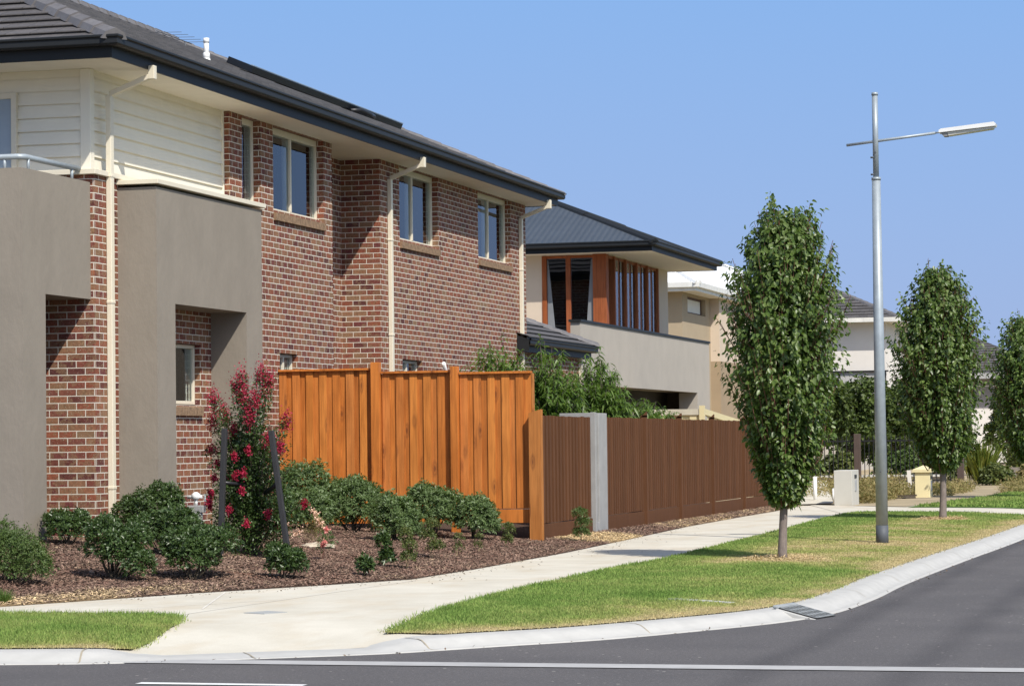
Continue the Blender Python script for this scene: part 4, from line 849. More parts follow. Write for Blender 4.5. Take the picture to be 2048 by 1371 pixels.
def shrub(label, base, L, n, leaf, wid, mat, k=5, group=None, seed=0, name='shrub', cat='shrub', stem=BARKD, droop=.1, ups=.35, shell=.62, zb=None):
    """lobes given relative to the base point; stems reach from the base into each lobe"""
    global rng; rng = np.random.default_rng(100+seed)
    x, y = base; z = gz(x, y) if zb is None else zb
    T = thing(name, (x, y, z), label, cat, group); Q = [(x+a, y+b_, z+c, rx, ry, rz) for a, b_, c, rx, ry, rz in L]
    s = MB()
    for q in Q:
        for _ in range(3 if name == 'shrub' else 1):
            e = np.array(q[:3])+rng.normal(0, .3, 3)*np.array(q[3:])*.8; p0 = np.array([x+rng.normal(0, .02), y+rng.normal(0, .02), z-.02]); s.tube([p0, (p0+e)/2+np.array([0, 0, -.03]), e], [.012, .009, .004] if name == 'shrub' else [.0045, .0035, .002], 5, False)
    s.build('stem', stem, T); P, D, N, S, W = lobes(Q, n, leaf, wid, k, droop, ups, shell); P[:, 2] = np.maximum(P[:, 2], z+.015)
    leaves('foliage', P, D, N, S, W, mat, T, droop); return T
GD, GM = 'dark glossy shrubs by the taupe columns', 'mid green rounded shrubs before the orange fence'
shrub('rounded fine-leaved green shrub cut by the left edge of the photo', (-11.95, 25.6), [(0, 0, .22, .34, .34, .30), (-.28, .1, .26, .32, .34, .36), (.16, 0, .16, .20, .24, .20)], 3800, .026, .5, BUSHL, 5, None, 1)
shrub('small dark shrub touching the foot of the left taupe column', (-13.25, 29.75), [(0, 0, .20, .22, .22, .20), (.14, .05, .26, .12, .15, .15), (-.14, 0, .27, .13, .15, .13)], 798, .044, .44, BUSHD, 6, GD, 2)
shrub('wide dark shrub with a low lobe trailing right, at the mulch edge', (-11.4, 26.75), [(-.05, 0, .36, .25, .24, .26), (.12, -.05, .28, .22, .22, .22), (.36, -.15, .13, .17, .17, .17), (-.12, .1, .50, .16, .16, .14), (.2, .1, .40, .16, .2, .18)], 1710, .044, .44, BUSHD, 6, GD, 3)
shrub('tall dark shrub against the right taupe column beside the gas meter', (-12.95, 31.55), [(0, 0, .34, .36, .3, .28), (.16, .05, .52, .22, .22, .20), (-.24, 0, .30, .24, .22, .24), (.30, 0, .36, .14, .2, .26)], 1805, .044, .44, BUSHD, 6, GD, 4)
shrub('dark shrub in front of the gas meter', (-11.85, 29.3), [(0, 0, .30, .28, .26, .22), (.25, 0, .30, .22, .22, .22), (-.22, 0, .26, .2, .2, .2), (.1, 0, .42, .18, .2, .14)], 1558, .044, .44, BUSHD, 6, GD, 5)
shrub('dark shrub nearest the path below the crimson bush', (-10.62, 27.1), [(0, 0, .24, .28, .26, .24), (.22, .1, .36, .22, .22, .18), (-.18, .05, .34, .20, .22, .20), (.08, .1, .44, .16, .2, .12)], 1558, .044, .44, BUSHD, 6, GD, 6)
shrub('small dark shrub at the foot of the leaning stake', (-9.85, 27.7), [(0, 0, .18, .16, .16, .17), (.12, .05, .17, .11, .12, .14), (-.09, 0, .27, .09, .1, .11)], 684, .044, .44, BUSHD, 6, GD, 7)
shrub('tall pale green shrub behind the crimson bush, against the orange fence', (-12.55, 36.3), [(0, 0, 0.475, 0.338, 0.342, 0.481), (0.23, 0, 0.342, 0.253, 0.342, 0.367), (-0.23, 0, 0.475, 0.232, 0.274, 0.412)], 2025, .05, .40, BUSHM, 6, GM, 8)
shrub('largest rounded shrub before the first bay of the orange fence', (-11.95, 36.5), [(0, 0, 0.399, 0.38, 0.388, 0.367), (0.23, 0, 0.323, 0.275, 0.319, 0.343), (-0.272, 0, 0.266, 0.296, 0.319, 0.298), (-0.0209, 0, 0.57, 0.253, 0.296, 0.183)], 2484, .046, .42, BUSHM, 7, GM, 9)
shrub('low rounded shrub joined to the right of the crimson bush', (-12.35, 35.9), [(0, 0, 0.266, 0.296, 0.296, 0.298), (-0.261, 0, 0.285, 0.232, 0.251, 0.275)], 1296, .046, .42, BUSHM, 7, GM, 14)
shrub('rounded shrub nearest the path among those before the orange fence', (-10.95, 35.2), [(0, 0, 0.304, 0.317, 0.319, 0.32), (0.125, 0, 0.209, 0.275, 0.285, 0.229), (-0.0627, 0, 0.437, 0.211, 0.251, 0.16)], 1771, .046, .42, BUSHM, 7, GM, 10)
shrub('rounded shrub behind its neighbour at the middle post of the orange fence', (-10.93, 36.9), [(-0.0522, 0, 0.399, 0.296, 0.319, 0.343), (0.188, 0, 0.342, 0.253, 0.319, 0.32), (-0.157, 0, 0.551, 0.148, 0.182, 0.183)], 1944, .046, .42, BUSHM, 7, GM, 11)
shrub('rightmost rounded shrub before the last bay of the orange fence', (-10.27, 36.8), [(0, 0, 0.323, 0.275, 0.296, 0.298), (0.146, 0, 0.237, 0.19, 0.251, 0.229), (-0.104, 0, 0.418, 0.148, 0.182, 0.172)], 1555, .046, .42, BUSHM, 7, GM, 12)
# seedlings
GS = 'small seedling shrubs spaced along the mulch'
def seedling(label, x, y, h, wd, mat, n, seed, leaf=.024, wl=.5, tall=1, base=.15, stem=DRYST):
    L = [(rng.normal(0, wd*.15), 0, h*(base+(1-base)*(i+.6)/tall), wd*.5*(1-.2*i/tall), wd*.5, h*.6*(1-base)/tall) for i in range(tall)]
    return shrub(label, (x, y), L, n, leaf, wl, mat, 5, GS, seed, 'seedling', 'seedling', stem, shell=.1)
seedling('smallest dark seedling alone nearest the path', -9.2, 28.5, 0.184, 0.156, BUSHD, 81, 21, .058, .42, 1, .1)
seedling('dark bushy seedling paired with a yellow-green one', -9.42, 29.95, 0.368, 0.156, BUSHD, 198, 22, .058, .42, 2, .05)
seedling('yellow-green upright seedling beside the dark bushy one', -9.15, 29.9, 0.46, 0.172, OLIVE, 345, 23, .028, .55, 3)
seedling('bronze-green upright seedling in front of the shrubs by the middle fence post', -9.45, 31.9, 0.478, 0.203, OLIVE, 410, 24, .026, .55, 3, .2)
seedling('nearly bare grey-green seedling with a dry stalk', -9.4, 32.9, 0.276, 0.14, OLIVE, 96, 25, .023, .5, 2)
seedling('nearly bare two-stemmed seedling below the last fence bay', -9.45, 34.0, 0.239, 0.109, OLIVE, 76, 26, .023, .5, 2)
seedling('thin green seedling by the end of the orange fence', -9.45, 35.4, 0.313, 0.156, OLIVE, 259, 27, .026, .5, 2)
seedling('wispy green seedling in the straw before the concrete pier', -9.18, 38.5, .46, .24, BUSHL, 432, 28, .036, .34, 3, .1)
# crimson-flowered bush with its stakes
def myrtle(x, y):
    global rng; rng = np.random.default_rng(55); z = gz(x, y)
    T = thing('flowering_bush', (x, y, z), 'tall crepe myrtle with crimson blossom growing between two black stakes', 'bush')
    st = MB(); P = []; D = []; N = []; FP = []
    tips = [(-.58, 1.28), (-.50, 1.62), (-.40, 1.88), (-.36, 1.70), (-.22, 2.02), (-.12, 2.12), (-.15, 1.72), (.02, 1.92), (.10, 1.66), (.18, 1.86), (.26, 2.08), (.16, 2.16), (.38, 1.60), (.45, 1.30), (.50, 1.02), (-.45, 1.10), (-.30, 1.36), (-.2, 1.5), (.3, 1.4), (.08, 1.3), (.52, .72), (-.42, .75), (.36, .5), (-.1, 1.0), (.2, .9), (.58, .62), (-.05, .7), (.05, .45), (.3, .95), (.22, .34), (-.28, .5), (-.3, .95)]
    for i, (dx, h) in enumerate(tips):
        dy = rng.uniform(-.35, .35); e = np.array([x+dx, y+dy, z+h]); s = np.array([x+rng.normal(0, .03), y, z]); c = np.array([x+dx*.35, y+dy*.3, z+h*.62])
        tt = np.linspace(0, 1, 7)[:, None]; cur = (1-tt)**2*s+2*tt*(1-tt)*c+tt*tt*e; st.tube(list(cur), [.016, .013, .011, .009, .007, .005, .003], 5, False)
        m = int(520*(.5+h*.50)); t = rng.uniform(.14 if h < 1.2 else .22, .99, m)[:, None]; q = (1-t)**2*s+2*t*(1-t)*c+t*t*e
        a = rng.normal(0, 1, (m, 3))*[1, 1, .5]; spread = (.13*(1-t)+.055) if h > 1.4 else (.22*(1-t)+.07)*1.7; q = q+unit(a)*rng.random((m, 1))**.5*spread
        P.append(q); D.append(unit(a)+[0, 0, .15]+rng.normal(0, .4, (m, 3))); N.append(unit(a)*.4+[0, 0, 1.]+rng.normal(0, .4, (m, 3)))
        if h > 1.2 or i % 2: FP.append((e, .072 if h > 1.2 else .045, 2.1 if h > 1.5 else 1.2))
    for _ in range(11):
        a = rng.uniform(0, 6.28); h = rng.uniform(.3, 1.5); FP.append((np.array([x+.40*math.cos(a)*(1 if h < 1 else .8), y-.25-.2*rng.random(), z+h]), .034, 1.5))
    p_, d_, n_, _, _ = lobes([(x, y, z+.42, .46, .36, .32), (x+.02, y, z+.80, .40, .34, .36), (x-.04, y, z+1.15, .36, .30, .30), (x-.25, y, z+.6, .25, .3, .25), (x+.28, y, z+.5, .26, .3, .25)], 720, .045, .5, 6, .1, .3, .3); P.append(p_); D.append(d_); N.append(n_)
    P, D, N = map(np.concatenate, (P, D, N)); S = .045*rng.uniform(.6, 1.2, len(P))
    st.build('stem', BARKD, T); leaves('foliage', P, D, unit(N), S, S*.52, BUSHD, T, .12)
    Q = []
    for e, r, el in FP:
        m = int(60+330*(r/.085)); c = e+rng.normal(0, .5, (m, 3))*np.array([r, r, r*el])-np.array([0, 0, r*.5]); Q.append(c)
    Q = np.concatenate(Q); S = .020*rng.uniform(.6, 1.3, len(Q)); leaves('blossom', Q, rand3(len(Q)), rand3(len(Q)), S, S*.9, REDF, T, 0, .3)
myrtle(-11.18, 30.35)
def stake(lab, a, c):
    t = thing('garden_stake', a, lab, 'stake', 'black stakes beside the crimson bush'); b = MB(); b.bar((a[0], a[1], a[2]-.05), c, .060, .060); sh = b.build('shaft', STAKE, t, bevel=.006); return t
s1 = stake('upright black timber stake left of the crimson bush', (-11.35, 29.75, gz(-11.35, 29.75)), (-11.28, 29.75, 1.80))
s2 = stake('leaning black timber stake right of the crimson bush', (-10.53, 29.82, gz(-10.53, 29.82)), (-10.74, 29.82, 1.77))
b = MB(); b.tube([(-11.30, 29.76, 1.18), (-11.22, 30.0, 1.16), (-11.16, 30.2, 1.12)], .022, 6); b.build('tie_strap', BLACKP, s1)
b = MB(); b.tube([(-10.67, 29.85, 1.18), (-10.76, 29.95, 1.12), (-10.92, 30.1, 1.05)], .028, 6); b.build('tie_strap', BLACKP, s2)
# peach trees behind the fences
def peach(label, x, y, top, wd, n, seed, low=1.0):
    global rng; rng = np.random.default_rng(200+seed); z = .3
    T = thing('peach_tree', (x, y, z), label, 'tree', 'peach trees behind the fences'); st = MB(); P = []; D = []; N = []
    st.tube([(x, y, z-.1), (x+.03, y, z+.5), (x, y, z+low)], [.045, .035, .028], 7)
    for i in range(n):
        az = rng.uniform(0, 6.28); u = math.sqrt(rng.random()); h = low+(top-low)*(1-.50*u*u)*rng.uniform(.30, 1.0)*(1.12 if i % 9 == 0 else 1); e = np.array([x+math.cos(az)*wd*u, y+math.sin(az)*wd*u, z+h]); s = np.array([x, y, z+low*.8])
        c = s*.5+e*.5+np.array([0, 0, .25]); tt = np.linspace(0, 1, 5)[:, None]; st.tube(list((1-tt)**2*s+2*tt*(1-tt)*c+tt*tt*e), [.012, .009, .007, .005, .002], 4, False)
        m = 46; t = rng.uniform(.3, 1.0, m)**.7; t = t[:, None]; q = (1-t)**2*s+2*t*(1-t)*c+t*t*e; a = rand3(m); a[:, 2] *= .4
        P.append(q+rng.normal(0, .012, (m, 3))); D.append(unit(a)+[0, 0, .12]); N.append(np.array([0, 0, 1.])+rng.normal(0, .3, (m, 3)))
    P, D, N = map(np.concatenate, (P, D, N)); S = .13*rng.uniform(.6, 1.2, len(P)); st.build('trunk', BARK, T); leaves('crown', P, D, unit(N), S, S*.25, PEACH, T, .62, .08, True)
peach('narrow peach tree peeping over the orange fence by the downpipe', -11.95, 44.2, 3.12, .80, 280, 1)
peach('peach tree over the join of the orange and brown fences', -11.0, 43.9, 2.98, .68, 340, 2)
peach('tallest peach tree, behind the concrete pier', -10.75, 46.4, 2.92, .68, 330, 3)
peach('low peach tree over the brown fence, right of the tallest one', -10.75, 50.2, 2.2, .85, 260, 4, .8)
# ------------------------------------------------------------------ small garden things
G = thing('gas_meter', (-12.72, 32.45, gz(-12.72, 32.45)), 'grey gas meter with white regulator pipework beside the right taupe column', 'gas meter')
gx, gy, g0 = -12.52, 31.95, gz(-12.52, 31.95)
b = MB(); b.tube([(gx, gy, g0-.05), (gx, gy, g0+.36)], .016, 8); b.tube([(gx+.08, gy, g0-.05), (gx+.08, gy, g0+.36)], .014, 8); b.build('pipe', plain('copper_pipe', (.35, .14, .07), .5), G)
b = MB(); b.tube([(gx+.03, gy, g0+.20), (gx+.03, gy, g0+.22), (gx+.03, gy, g0+.36), (gx+.03, gy, g0+.38)], [.05, .075, .075, .05], 14); b.box(gx-.08, gx+.13, gy-.05, gy+.06, g0+.37, g0+.46); b.build('meter_body', CONC, G, bevel=.008)
b = MB(); b.tube([(gx+.02, gy, g0+.46), (gx+.02, gy, g0+.54)], .022, 10); b.tube([(gx-.09, gy, g0+.565), (gx+.10, gy, g0+.565)], .022, 10); b.tube([(gx+.02, gy, g0+.53), (gx+.02, gy, g0+.55), (gx+.02, gy, g0+.60), (gx+.02, gy, g0+.625)], [.03, .058, .052, .02], 12); b.build('regulator', WHITE, G)
b = MB(); b.tube([(gx+.14, gy, g0+.40), (gx+.14, gy, g0+.60)], .010, 8); b.build('riser', GALV, G)
def rock(lab, x, y, s, seed):
    r = np.random.default_rng(seed); n1, n2 = 14, 9; V = []; b = MB(); z = gz(x, y)
    for i in range(n2):
        for j in range(n1):
            th = math.pi*i/(n2-1); ph = 2*math.pi*j/n1; k = 1+.22*math.sin(3*ph+seed)+.16*math.sin(5*th*1.3+ph*2)+r.normal(0, .06); V.append((x+s[0]*k*math.sin(th)*math.cos(ph), y+s[1]*k*math.sin(th)*math.sin(ph), z+s[2]*.55+s[2]*k*math.cos(th)))
    for i in range(n2-1):
        for j in range(n1): b.face([V[i*n1+j], V[(i+1)*n1+j], V[(i+1)*n1+(j+1) % n1], V[i*n1+(j+1) % n1]])
    return tag(b.build('garden_rock', ROCK), lab, 'rock', 'pale rocks in the mulch')
rock('long pale flat rock under the pale pink flowers', -11.15, 32.6, (.19, .12, .045), 2); rock('small pale rock right behind the leaning stake', -11.33, 31.9, (.065, .06, .05), 5)
# pink flowers
T = shrub('dry clump of pale pink flowers behind the flat rock', (-11.3, 32.95), [(0, 0, .12, .16, .12, .12), (.02, 0, .22, .12, .1, .14)], 120, .07, .09, DRYB, 5, None, 31, 'flower_clump', 'flowers', DRYST, 0, .9, .1)
def blooms(T, spots, n, r, mat, size=.022):
    Q = np.concatenate([np.array(s)+rng.normal(0, r, (n, 3)) for s in spots]); S = size*rng.uniform(.7, 1.3, len(Q)); leaves('blossom', Q, rand3(len(Q)), rand3(len(Q)), S, S*.9, mat, T, 0, .3)
fz = gz(-11.3, 32.95); blooms(T, [(-11.26, 32.9, fz+.40), (-11.22, 32.9, fz+.33), (-11.20, 32.9, fz+.28), (-11.5, 32.8, fz+.16), (-11.45, 32.8, fz+.20), (-11.58, 32.7, fz+.30), (-11.30, 32.9, fz+.45)], 40, .022, PALEPINK)
T = shrub('small rose bush with two pink blooms in front of the flat rock', (-10.35, 30.5), [(0, 0, .14, .08, .08, .10), (.02, 0, .28, .08, .08, .10), (.06, 0, .2, .08, .08, .1)], 70, .034, .5, BUSHM, 4, None, 32, 'rose_bush', 'rose bush', TWIG, shell=.1)
fz = gz(-10.35, 30.5); blooms(T, [(-10.28, 30.4, fz+.36), (-10.30, 30.4, fz+.22), (-10.33, 30.4, fz+.19)], 45, .014, PINKF, .024)
def tuft(label, x, y, z, h, wd, n, mat, name='grass_tuft', cat='grass tuft', seed=0, w_=.008, bend=.5, group=None):
    global rng; rng = np.random.default_rng(300+seed)
    az = rng.uniform(0, 6.28, n); le = rng.uniform(.1, 1., n)*wd/h; D = unit(np.stack([np.cos(az)*le, np.sin(az)*le, np.ones(n)], 1)); P = np.array([x, y, z])+np.column_stack([rng.normal(0, wd*.14, (n, 2)), np.zeros(n)]); L = h*rng.uniform(.6, 1.1, n)
    o = leaves(name, P, D, rand3(n), L, w_*rng.uniform(.7, 1.2, n), mat, None, bend*.3, .1); return tag(o, label, cat, group)
tuft('bright green grass tuft at the path edge on the far left', -11.28, 23.85, .13, .20, .16, 260, PEACH, seed=1, w_=.006)
b = MB(); b.tube([(-10.62, 27.75, gz(-10.62, 27.75)+.03), (-10.45, 27.7, gz(-10.45, 27.7)+.035), (-10.22, 27.75, gz(-10.2, 27.75)+.03)], .008, 6); tag(b.build('fallen_twig', TWIG), 'thin reddish fallen twig lying on the mulch near the dark shrubs', 'twig')
# ------------------------------------------------------------------ kerbside fittings
def alongk(x, y):
    d, q = near(KL, np.array([[x, y]])); q = q[0]; i = int(np.argmin(np.hypot(*(KL-q).T))); t = KL[min(i+1, len(KL)-1)]-KL[max(i-1, 0)]; t /= np.linalg.norm(t); return q, t, np.array([-t[1], t[0]])
q, t, nn = alongk(-3.68, 24.5)
DG = thing('drain_grate', (q[0], q[1], .02), 'square-barred steel drain grate set into the bend of the kerb', 'drain grate')
tx = np.array([t[0], t[1], 0]); vx = np.array([nn[0], nn[1], .24]); vx /= np.linalg.norm(vx); nz = np.cross(tx, vx)
O = np.array([q[0], q[1], .017])+np.array([nn[0], nn[1], 0])*-.06; O = O+tx*.07; b = MB(); LW, LD = .21, .34
for k in range(7): b.obox(O+tx*(-LW+2*LW*k/6)+vx*LD/2, tx*.010, vx*LD/2, nz*.003)
for k in range(5): b.obox(O+vx*LD*k/4, tx*LW, vx*.013, nz*.0025)
b.build('bars', plain('dull_steel_bars', (.24, .25, .245), .5, .15, 12.), DG)
b = MB(); b.obox(O+vx*LD/2-nz*.008, tx*(LW+.015), vx*(LD/2+.015), nz*.003); b.build('pit', BLACKP, DG)  # black plate just below the bars: darkness of the hole put into colour
b = MB(); b.obox(O+vx*(LD/2+.01)-nz*.043, tx*(LW+.03), vx*(LD/2+.03), nz*.030); b.build('surround', KERB, DG, bevel=.01)
b = MB(); b.obox(O+vx*(LD+.045)-nz*.006, tx*(LW+.02), vx*.03, nz*.014); b.build('lintel', plain('drain_lintel', (.30, .32, .325), .7, .1), DG, bevel=.01)
def slab(lab, pts, name, cat, mat, lift=.012):
    P = np.array(pts); z = zl(P)+lift; b = MB(); b.face([(x, y, zz) for (x, y), zz in zip(pts, z)])
    n = len(pts)
    for i in range(n): j = (i+1) % n; b.face([(*pts[i], z[i]-.05), (*pts[j], z[j]-.05), (*pts[j], z[j]), (*pts[i], z[i])])
    return tag(b.build(name, mat), lab, cat)
slab('long concrete cover sunk in the lawn near the drain grate', [(-5.15, 25.05), (-4.55, 24.86), (-4.50, 24.98), (-5.08, 25.2)], 'pit_cover', 'pit cover', KERB, .010)
slab('small grey service lid set in the wide part of the footpath', [(-8.50, 22.85), (-8.26, 22.72), (-8.14, 22.98), (-8.38, 23.12)], 'service_lid', 'service lid', plain('grey_lid', (.36, .37, .36), .8), -.008)
jm = plain('joint_groove', (.70, .67, .60), .9)
def joint(a, c, w_=.022):
    a, c = np.array(a), np.array(c); n = 8; b = MB(); d = (c-a)/np.linalg.norm(c-a); s = np.array([-d[1], d[0]])*w_/2
    for k in range(n):
        p, q = a+(c-a)*k/n, a+(c-a)*(k+1)/n; Z = zpath(np.array([p, q]))+.004; b.face([(*(p-s), Z[0]), (*(q-s), Z[1]), (*(q+s), Z[1]), (*(p+s), Z[0])])
    b.build('path_joint', jm)['kind'] = 'structure'
for a, c in (((-10.2, 22.7), (-8.9, 24.8)), ((-9.1, 23.4), (-9.9, 26.1)), ((-9.0, 22.3), (-8.6, 28.4)), ((-8.55, 29.5), (-7.1, 29.0)), ((-8.6, 32.6), (-7.0, 32.6)), ((-8.7, 35.8), (-7.05, 35.8)), ((-8.8, 39.4), (-7.1, 39.4)), ((-8.95, 43.), (-7.2, 43.)), ((-9.1, 47.), (-7.35, 47.)), ((-9.15, 51), (-7.4, 51))): joint(a, c, .016)
km = plain('kerb_joint', (.33, .29, .22), .9)
for x, y in ((-8.35, 18.9), (-7.15, 19.5), (-6.0, 20.45), (-4.6, 22.3), (-3.55, 27.6), (-3.52, 30.6), (-3.48, 33.6), (-3.4, 36.6), (-3.3, 40)):
    q, t, nn = alongk(x, y); hk = float(kerbh(q[None])[0]); b = MB(); pr = [(.03, .008), (.10, .006), (.15, .012), (.20, .004+.040*hk+.003), (.25, .004+.068*hk+.003), (.31, .004+.079*hk+.003), (.48, .004+.081*hk+.003)]
    for (o1, z1), (o2, z2) in zip(pr[:-1], pr[1:]):
        A_, B_ = q+nn*o1, q+nn*o2; b.face([(*(A_-t*.007), z1), (*(B_-t*.007), z2), (*(B_+t*.007), z2), (*(A_+t*.007), z1)])
    b.build('kerb_joint', km)['kind'] = 'structure'
MB().face([(-7.25, 17.38, .005), (-6.05, 17.36, .005), (-6.05, 17.47, .005), (-7.25, 17.50, .005)]).build('road_marking', plain('white_road_paint', (.78, .78, .76), .7, .08, 12.))['kind'] = 'structure'
# straw rings round the trunks and lamp
for nm, x, y, r in (('', -5.42, 33.4, .62), ('', -5.15, 49.6, .55)):
    n = 900; rr = r*np.sqrt(rng.random(n)); a = rng.uniform(0, 6.28, n); Q = np.stack([x+rr*np.cos(a)*.75, y+rr*np.sin(a)*1.25], 1); D = unit(rng.normal(size=(n, 3))*[1, 1, .25]); P = np.column_stack([Q, zl(Q)+.03*rng.random(n)])
    tag(leaves('dead_grass', P, D, unit(rng.normal(0, .4, (n, 3))+[0, 0, 1]), .07*rng.uniform(.5, 1.2, n), .012, plain('dead_straw', (.52, .39, .21), .9, .2, 20., island=.25), None, 0, .05), kind='stuff')
n = 260; tq = rng.uniform(0, 1, n); iq = rng.integers(4, len(PB)-3, n); Q = PB[iq]+(PB[iq+1]-PB[iq])*tq[:, None]+np.abs(rng.normal(0, .35, n))[:, None]*np.array([[.9, -.3]])
k_ = rng.integers(0, 130, 140)+60; Q = np.vstack([Q, KL[np.minimum(k_, len(KL)-1)]+rng.normal(0, .05, (140, 2))+[.03, -.02]])
zq = np.where(Q[:, 1] > 0, zpath(Q), 0); dk, _ = near(KL, Q); zq = np.where(np.arange(len(Q)) >= n, .012, zq+.006); n = len(Q)
tag(leaves('leaf_litter', np.column_stack([Q, zq]), unit(rng.normal(size=(n, 3))*[1, 1, .15]), unit(rng.normal(0, .3, (n, 3))+[0, 0, 1]), .035*rng.uniform(.4, 1.2, n), .016, plain('litter', (.13, .085, .05), .9, .3, 20., island=.5), None, -.1, .2), kind='stuff')
# ------------------------------------------------------------------ letterboxes, lots and gardens up the street
def letterbox(lab, x0, x1, y0, y1, h, mat, capped):
    T = thing('letterbox', (x0, y0, .12), lab, 'letterbox', 'masonry letterboxes beside the path'); b = MB(); b.box(x0, x1, y0, y1, .08, .12+h)
    b.build('pillar', mat, T, bevel=.01)
    if capped:
        b = MB(); o = .05; z = .12+h; b.box(x0-o, x1+o, y0-o, y1+o, z-.01, z+.06); m = ((x0+x1)/2, (y0+y1)/2, z+.16); c = [(x0-o, y0-o, z+.061), (x1+o, y0-o, z+.061), (x1+o, y1+o, z+.061), (x0-o, y1+o, z+.061)]
        for i in range(4): b.face([c[i], c[(i+1) % 4], m])
        b.build('cap', mat, T)
    b = MB(); ym = (y0+y1)/2; b.box(x1+.001, x1+.012, ym-.16, ym+.16, .12+h-.18, .12+h-.10); b.build('slot', BLACKP, T)
    b = MB(); b.box(x1+.001, x1+.014, ym-.12, ym+.12, .12+h-.46, .12+h-.22); b.build('number_plate', plain('steel_plate', (.35, .36, .37), .4), T)
letterbox('plain grey rendered letterbox beside the driveway left of the lamp pole', -8.62, -8.22, 60.2, 61.3, .78, plain('grey_letterbox_render', (.50, .49, .44), .85, .05, 2.), False)
letterbox('pale yellow capped letterbox right of the lamp pole', -7.68, -7.32, 67.5, 68.1, .64, YELL, True)
MB().face([(-9.4, 60.5, .16), (-8.75, 61.0, .165), (-10.5, 72., .5), (-13.2, 72., .5)]).build('driveway', PATH)['kind'] = 'structure'
for (x, y, h, lab) in ((-9.35, 62.3, .62, 'upright white pipe stub beside the driveway'),): b = MB(); b.tube([(x, y, .1), (x, y, .12+h)], .045, 10); tag(b.build('pipe_stub', WHITE), lab, 'pipe')
b = MB(); b.tube([(-9.0, 62.8, .12), (-9.0, 62.8, .46)], .035, 8); b.tube([(-9.0, 62.8, .44), (-8.5, 62.9, .42)], .035, 8); tag(b.build('pipe_bend', WHITE), 'low white bent pipe between the pipe stub and grey letterbox', 'pipe')
b = MB(); b.bar((-8.3, 72, .1), (-8.35, 72, .75), .09, .09); tag(b.build('lot_peg', OFFW), 'short pale peg in the weeds between the two letterboxes', 'peg')
b = MB(); b.bar((-8.0, 66.2, .13), (-7.6, 66.6, .16), .12, .05); b.bar((-7.95, 66.3, .2), (-7.5, 66.2, .22), .08, .04); tag(b.build('timber_offcut', BARKD), 'dark timber offcut lying at the path edge by the yellow letterbox', 'timber')
def weeds(lab, x0, x1, y0, y1, h, n, seed):
    global rng; rng = np.random.default_rng(400+seed); Q = rng.uniform((x0, y0), (x1, y1), (n, 2)); ht = h*(.35+.65*vnoise(Q, 1.1, seed))*rng.random(n); P = np.column_stack([Q, .12+ht]); D = unit(rng.normal(size=(n, 3))*[.7, .7, .8]+[0, 0, .4]); S = .11*rng.uniform(.5, 1.3, n)
    return tag(leaves('dry_weeds', P, D, rand3(n), S, S*.22, DRYB, None, .2, .1), kind='stuff')
weeds('', -8.7, -7.95, 62., 67.3, .55, 7500, 1); weeds('', -10.9, -8.6, 63.5, 76, .62, 9000, 2); weeds('', -8.6, -6.9, 68.6, 76, .35, 5500, 3); weeds('', -6.1, -5.2, 72, 84, .42, 5000, 4)
WL = thing('low_wall', (-12, 77., .1), 'low pale wall below the black picket fence', 'wall'); b = MB(); b.box(-14, -8.0, 77.5, 77.75, .0, .50); b.build('wall_body', GREIGE, WL); b = MB(); b.box(-14, -8.0, 77.42, 77.8, .50, .56); b.build('coping', plain('wall_coping', (.68, .66, .60), .8), WL)
PF = thing('picket_fence', (-10, 77.1, .1), 'black metal picket fence across the front garden', 'fence')
b = MB()
x = -13.8
while x < -7.5: b.box(x, x+.022, 77.1, 77.122, .25, 1.66); x += .125
b.build('pickets', BLACKP, PF, ); b = MB(); b.box(-13.8, -7.5, 77.095, 77.127, 1.5, 1.54); b.box(-13.8, -7.5, 77.095, 77.127, .38, .42); b.build('rail', BLACKP, PF)
for lab, x, y, h in (('brown timber post with the grey letterbox in front of it', -10.35, 77.0, 1.72), ('brown timber post at the right end of the picket fence', -7.50, 77.1, 1.50)):
    b = MB(); b.box(x-.09, x+.09, y-.09, y+.09, .05, h); tag(b.build('timber_post', plain('brown_post', (.085, .06, .05), .85, .15, 8., (3, 3, .6)), bevel=.012), lab, 'post', 'brown posts of the picket fence')
b = MB(); b.box(-8.1, -5.9, 88., 88.3, .1, .62); tag(b.build('retaining_wall', plain('sleeper_grey', (.24, .21, .18), .9, .15, 4.)), 'low grey-brown retaining wall at the far right below the flax', 'wall')
def backtree(lab, x, y, L, n, leaf, mat, seed, cat='tree', name='garden_tree', trunk=.08, group=None):
    global rng; rng = np.random.default_rng(500+seed); T = thing(name, (x, y, .1), lab, cat, group); tk = MB(); top = max(l[2] for l in L)
    tk.tube([(x, y, .05), (x+.04, y, top*.5), (x, y, top)], [trunk, trunk*.8, trunk*.3], 8)
    for l in L: tk.tube([(x, y, top*.35), (x+l[0], y+l[1], l[2])], [trunk*.5, trunk*.2], 5, False)
    tk.build('trunk', BARKD, T); P, D, N, S, W = lobes([(x+a, y+b_, c, r1, r2, r3) for a, b_, c, r1, r2, r3 in L], n, leaf, .55, 5, .2, .3, .5); leaves('crown', P, D, N, S, W, mat, T, .2); return T
BG = 'dark bushy trees behind the picket fence'
backtree('dark bushy tree behind the first street tree and grey letterbox', -11.0, 80.5, [(0, 0, 2.2, .8, .9, .9), (.5, 0, 2.7, .7, .8, .7), (-.5, 0, 2.6, .7, .8, .7), (.3, 0, 1.7, .8, .9, .7)], 2200, .13, BACKG, 1, group=BG)
backtree('dark bushy tree just left of the lamp pole', -9.75, 82., [(0, 0, 2.3, .75, .8, .9), (.35, 0, 2.7, .55, .7, .6), (-.4, 0, 1.8, .7, .8, .7), (.4, 0, 1.6, .6, .7, .6)], 2200, .13, BACKG, 2, group=BG)
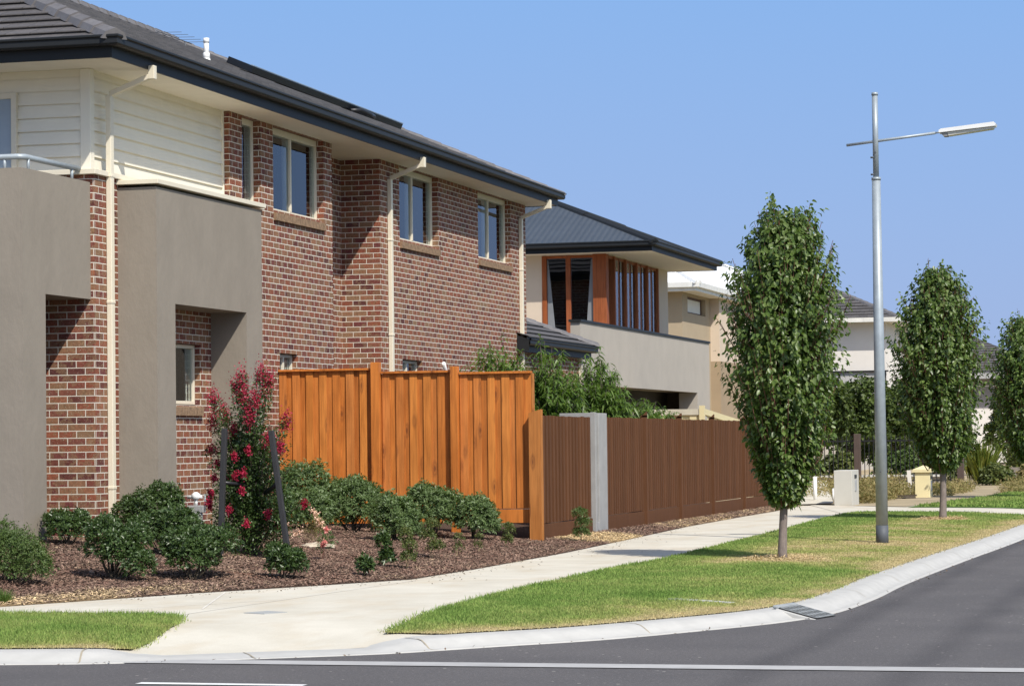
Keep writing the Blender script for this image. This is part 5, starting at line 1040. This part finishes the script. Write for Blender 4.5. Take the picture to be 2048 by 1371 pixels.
backtree('dark bushy tree just right of the lamp pole, half behind the middle street tree', -8.85, 83., [(0, 0, 2.0, .7, .8, .8), (.3, 0, 2.3, .6, .7, .7), (-.4, 0, 1.5, .6, .7, .6)], 1700, .13, BACKG, 3, group=BG)
backtree('dark bushy tree behind the pickets left of the tall brown post', -11.9, 84., [(0, 0, 1.7, 1., .9, 1.1), (.8, 0, 1.5, .8, .8, 1.), (-.6, 0, 2.0, .8, .8, .9)], 2000, .14, BACKG, 8, group=BG)
backtree('dark bushy tree lowest behind the pickets, under the white house', -10.3, 86., [(0, 0, 1.2, 1.1, .9, 1.0), (.9, 0, 1.5, .9, .8, 1.), (-.9, 0, 1.3, .9, .8, 1.), (1.7, 0, 1.1, .8, .8, .9)], 2600, .14, BACKG, 6, group=BG)
backtree('dark tree between the middle and farthest street trees', -8.35, 104., [(0, 0, 2.6, .6, .6, 1.), (.25, 0, 3.3, .45, .5, .7), (-.1, 0, 1.6, .8, .6, .8), (.9, 0, 1.7, .6, .6, 1.)], 2000, .15, BACKG, 4, group=BG)
backtree('broad dark tree under the far house, left of the farthest street tree', -7.75, 108., [(0, 0, 1.5, .9, .8, 1.1), (.8, 0, 1.9, .8, .8, 1.1), (-.7, 0, 1.4, .8, .8, 1.), (1.5, 0, 1.5, .7, .8, 1.1)], 2400, .16, BACKG, 7, group=BG)
backtree('leafy tree high on the far right behind the flax', -6.6, 112., [(0, 0, 1.9, .9, .9, .9), (.6, 0, 2.3, .8, .8, .8), (-.6, 0, 1.3, .8, .8, .6)], 1600, .16, BACKG, 5, group=BG)
for k, (x, y, r, h, lab) in enumerate(((-9.4, 79., .8, .85, 'yellow-green low shrub behind the pickets left of the yellow letterbox'), (-8.3, 79.5, .6, .9, 'yellow-green low shrub behind the pickets right of the yellow letterbox'), (-11.3, 78.6, .6, .8, 'yellow-green low shrub behind the pickets left of the tall brown post'))):
    backtree(lab, x, y, [(0, 0, h*.7, r, .6, h*.6), (.3, 0, h, r*.6, .5, h*.5)], 700, .13, OLIVE if k else BUSHL, 10+k, 'shrub', 'garden_shrub', .02, 'low shrubs behind the pickets')
tuft('yellow-green flax clump right of the end fence post', -7.75, 86., .15, 1.85, 1.1, 260, FLAX, 'flax_clump', 'flax', 2, .075, .9, 'flax clumps by the far garden')
tuft('smaller flax clump behind the retaining wall', -6.9, 92., .3, 1.5, .9, 160, FLAX, 'flax_clump', 'flax', 3, .08, .9, 'flax clumps by the far garden')
for k, (x, y, L, m, lab) in enumerate(((-6.45, 90., [(0, 0, .9, .9, .7, .6), (.6, 0, 1.1, .8, .7, .6)], OLIVE, 'grey-green shrub with pale flowers above the retaining wall'), (-5.75, 82., [(0, 0, .35, .6, .7, .38), (.3, 0, .42, .5, .6, .35)], DRYB, 'straggly dry shrub at the right edge beyond the far lawn'), (-7.1, 84, [(0, 0, .35, .5, .5, .35)], OLIVE, 'low green shrub at the foot of the flax'), (-5.4, 98, [(0, 0, 1.2, 1., .8, .9), (.4, 0, 1.6, .9, .8, .9)], BACKG, 'dense green shrub behind the farthest street tree'))):
    backtree(lab, x, y, L, 1100, .12, m, 20+k, 'shrub', 'garden_shrub', .02, 'shrubs around the far right garden')
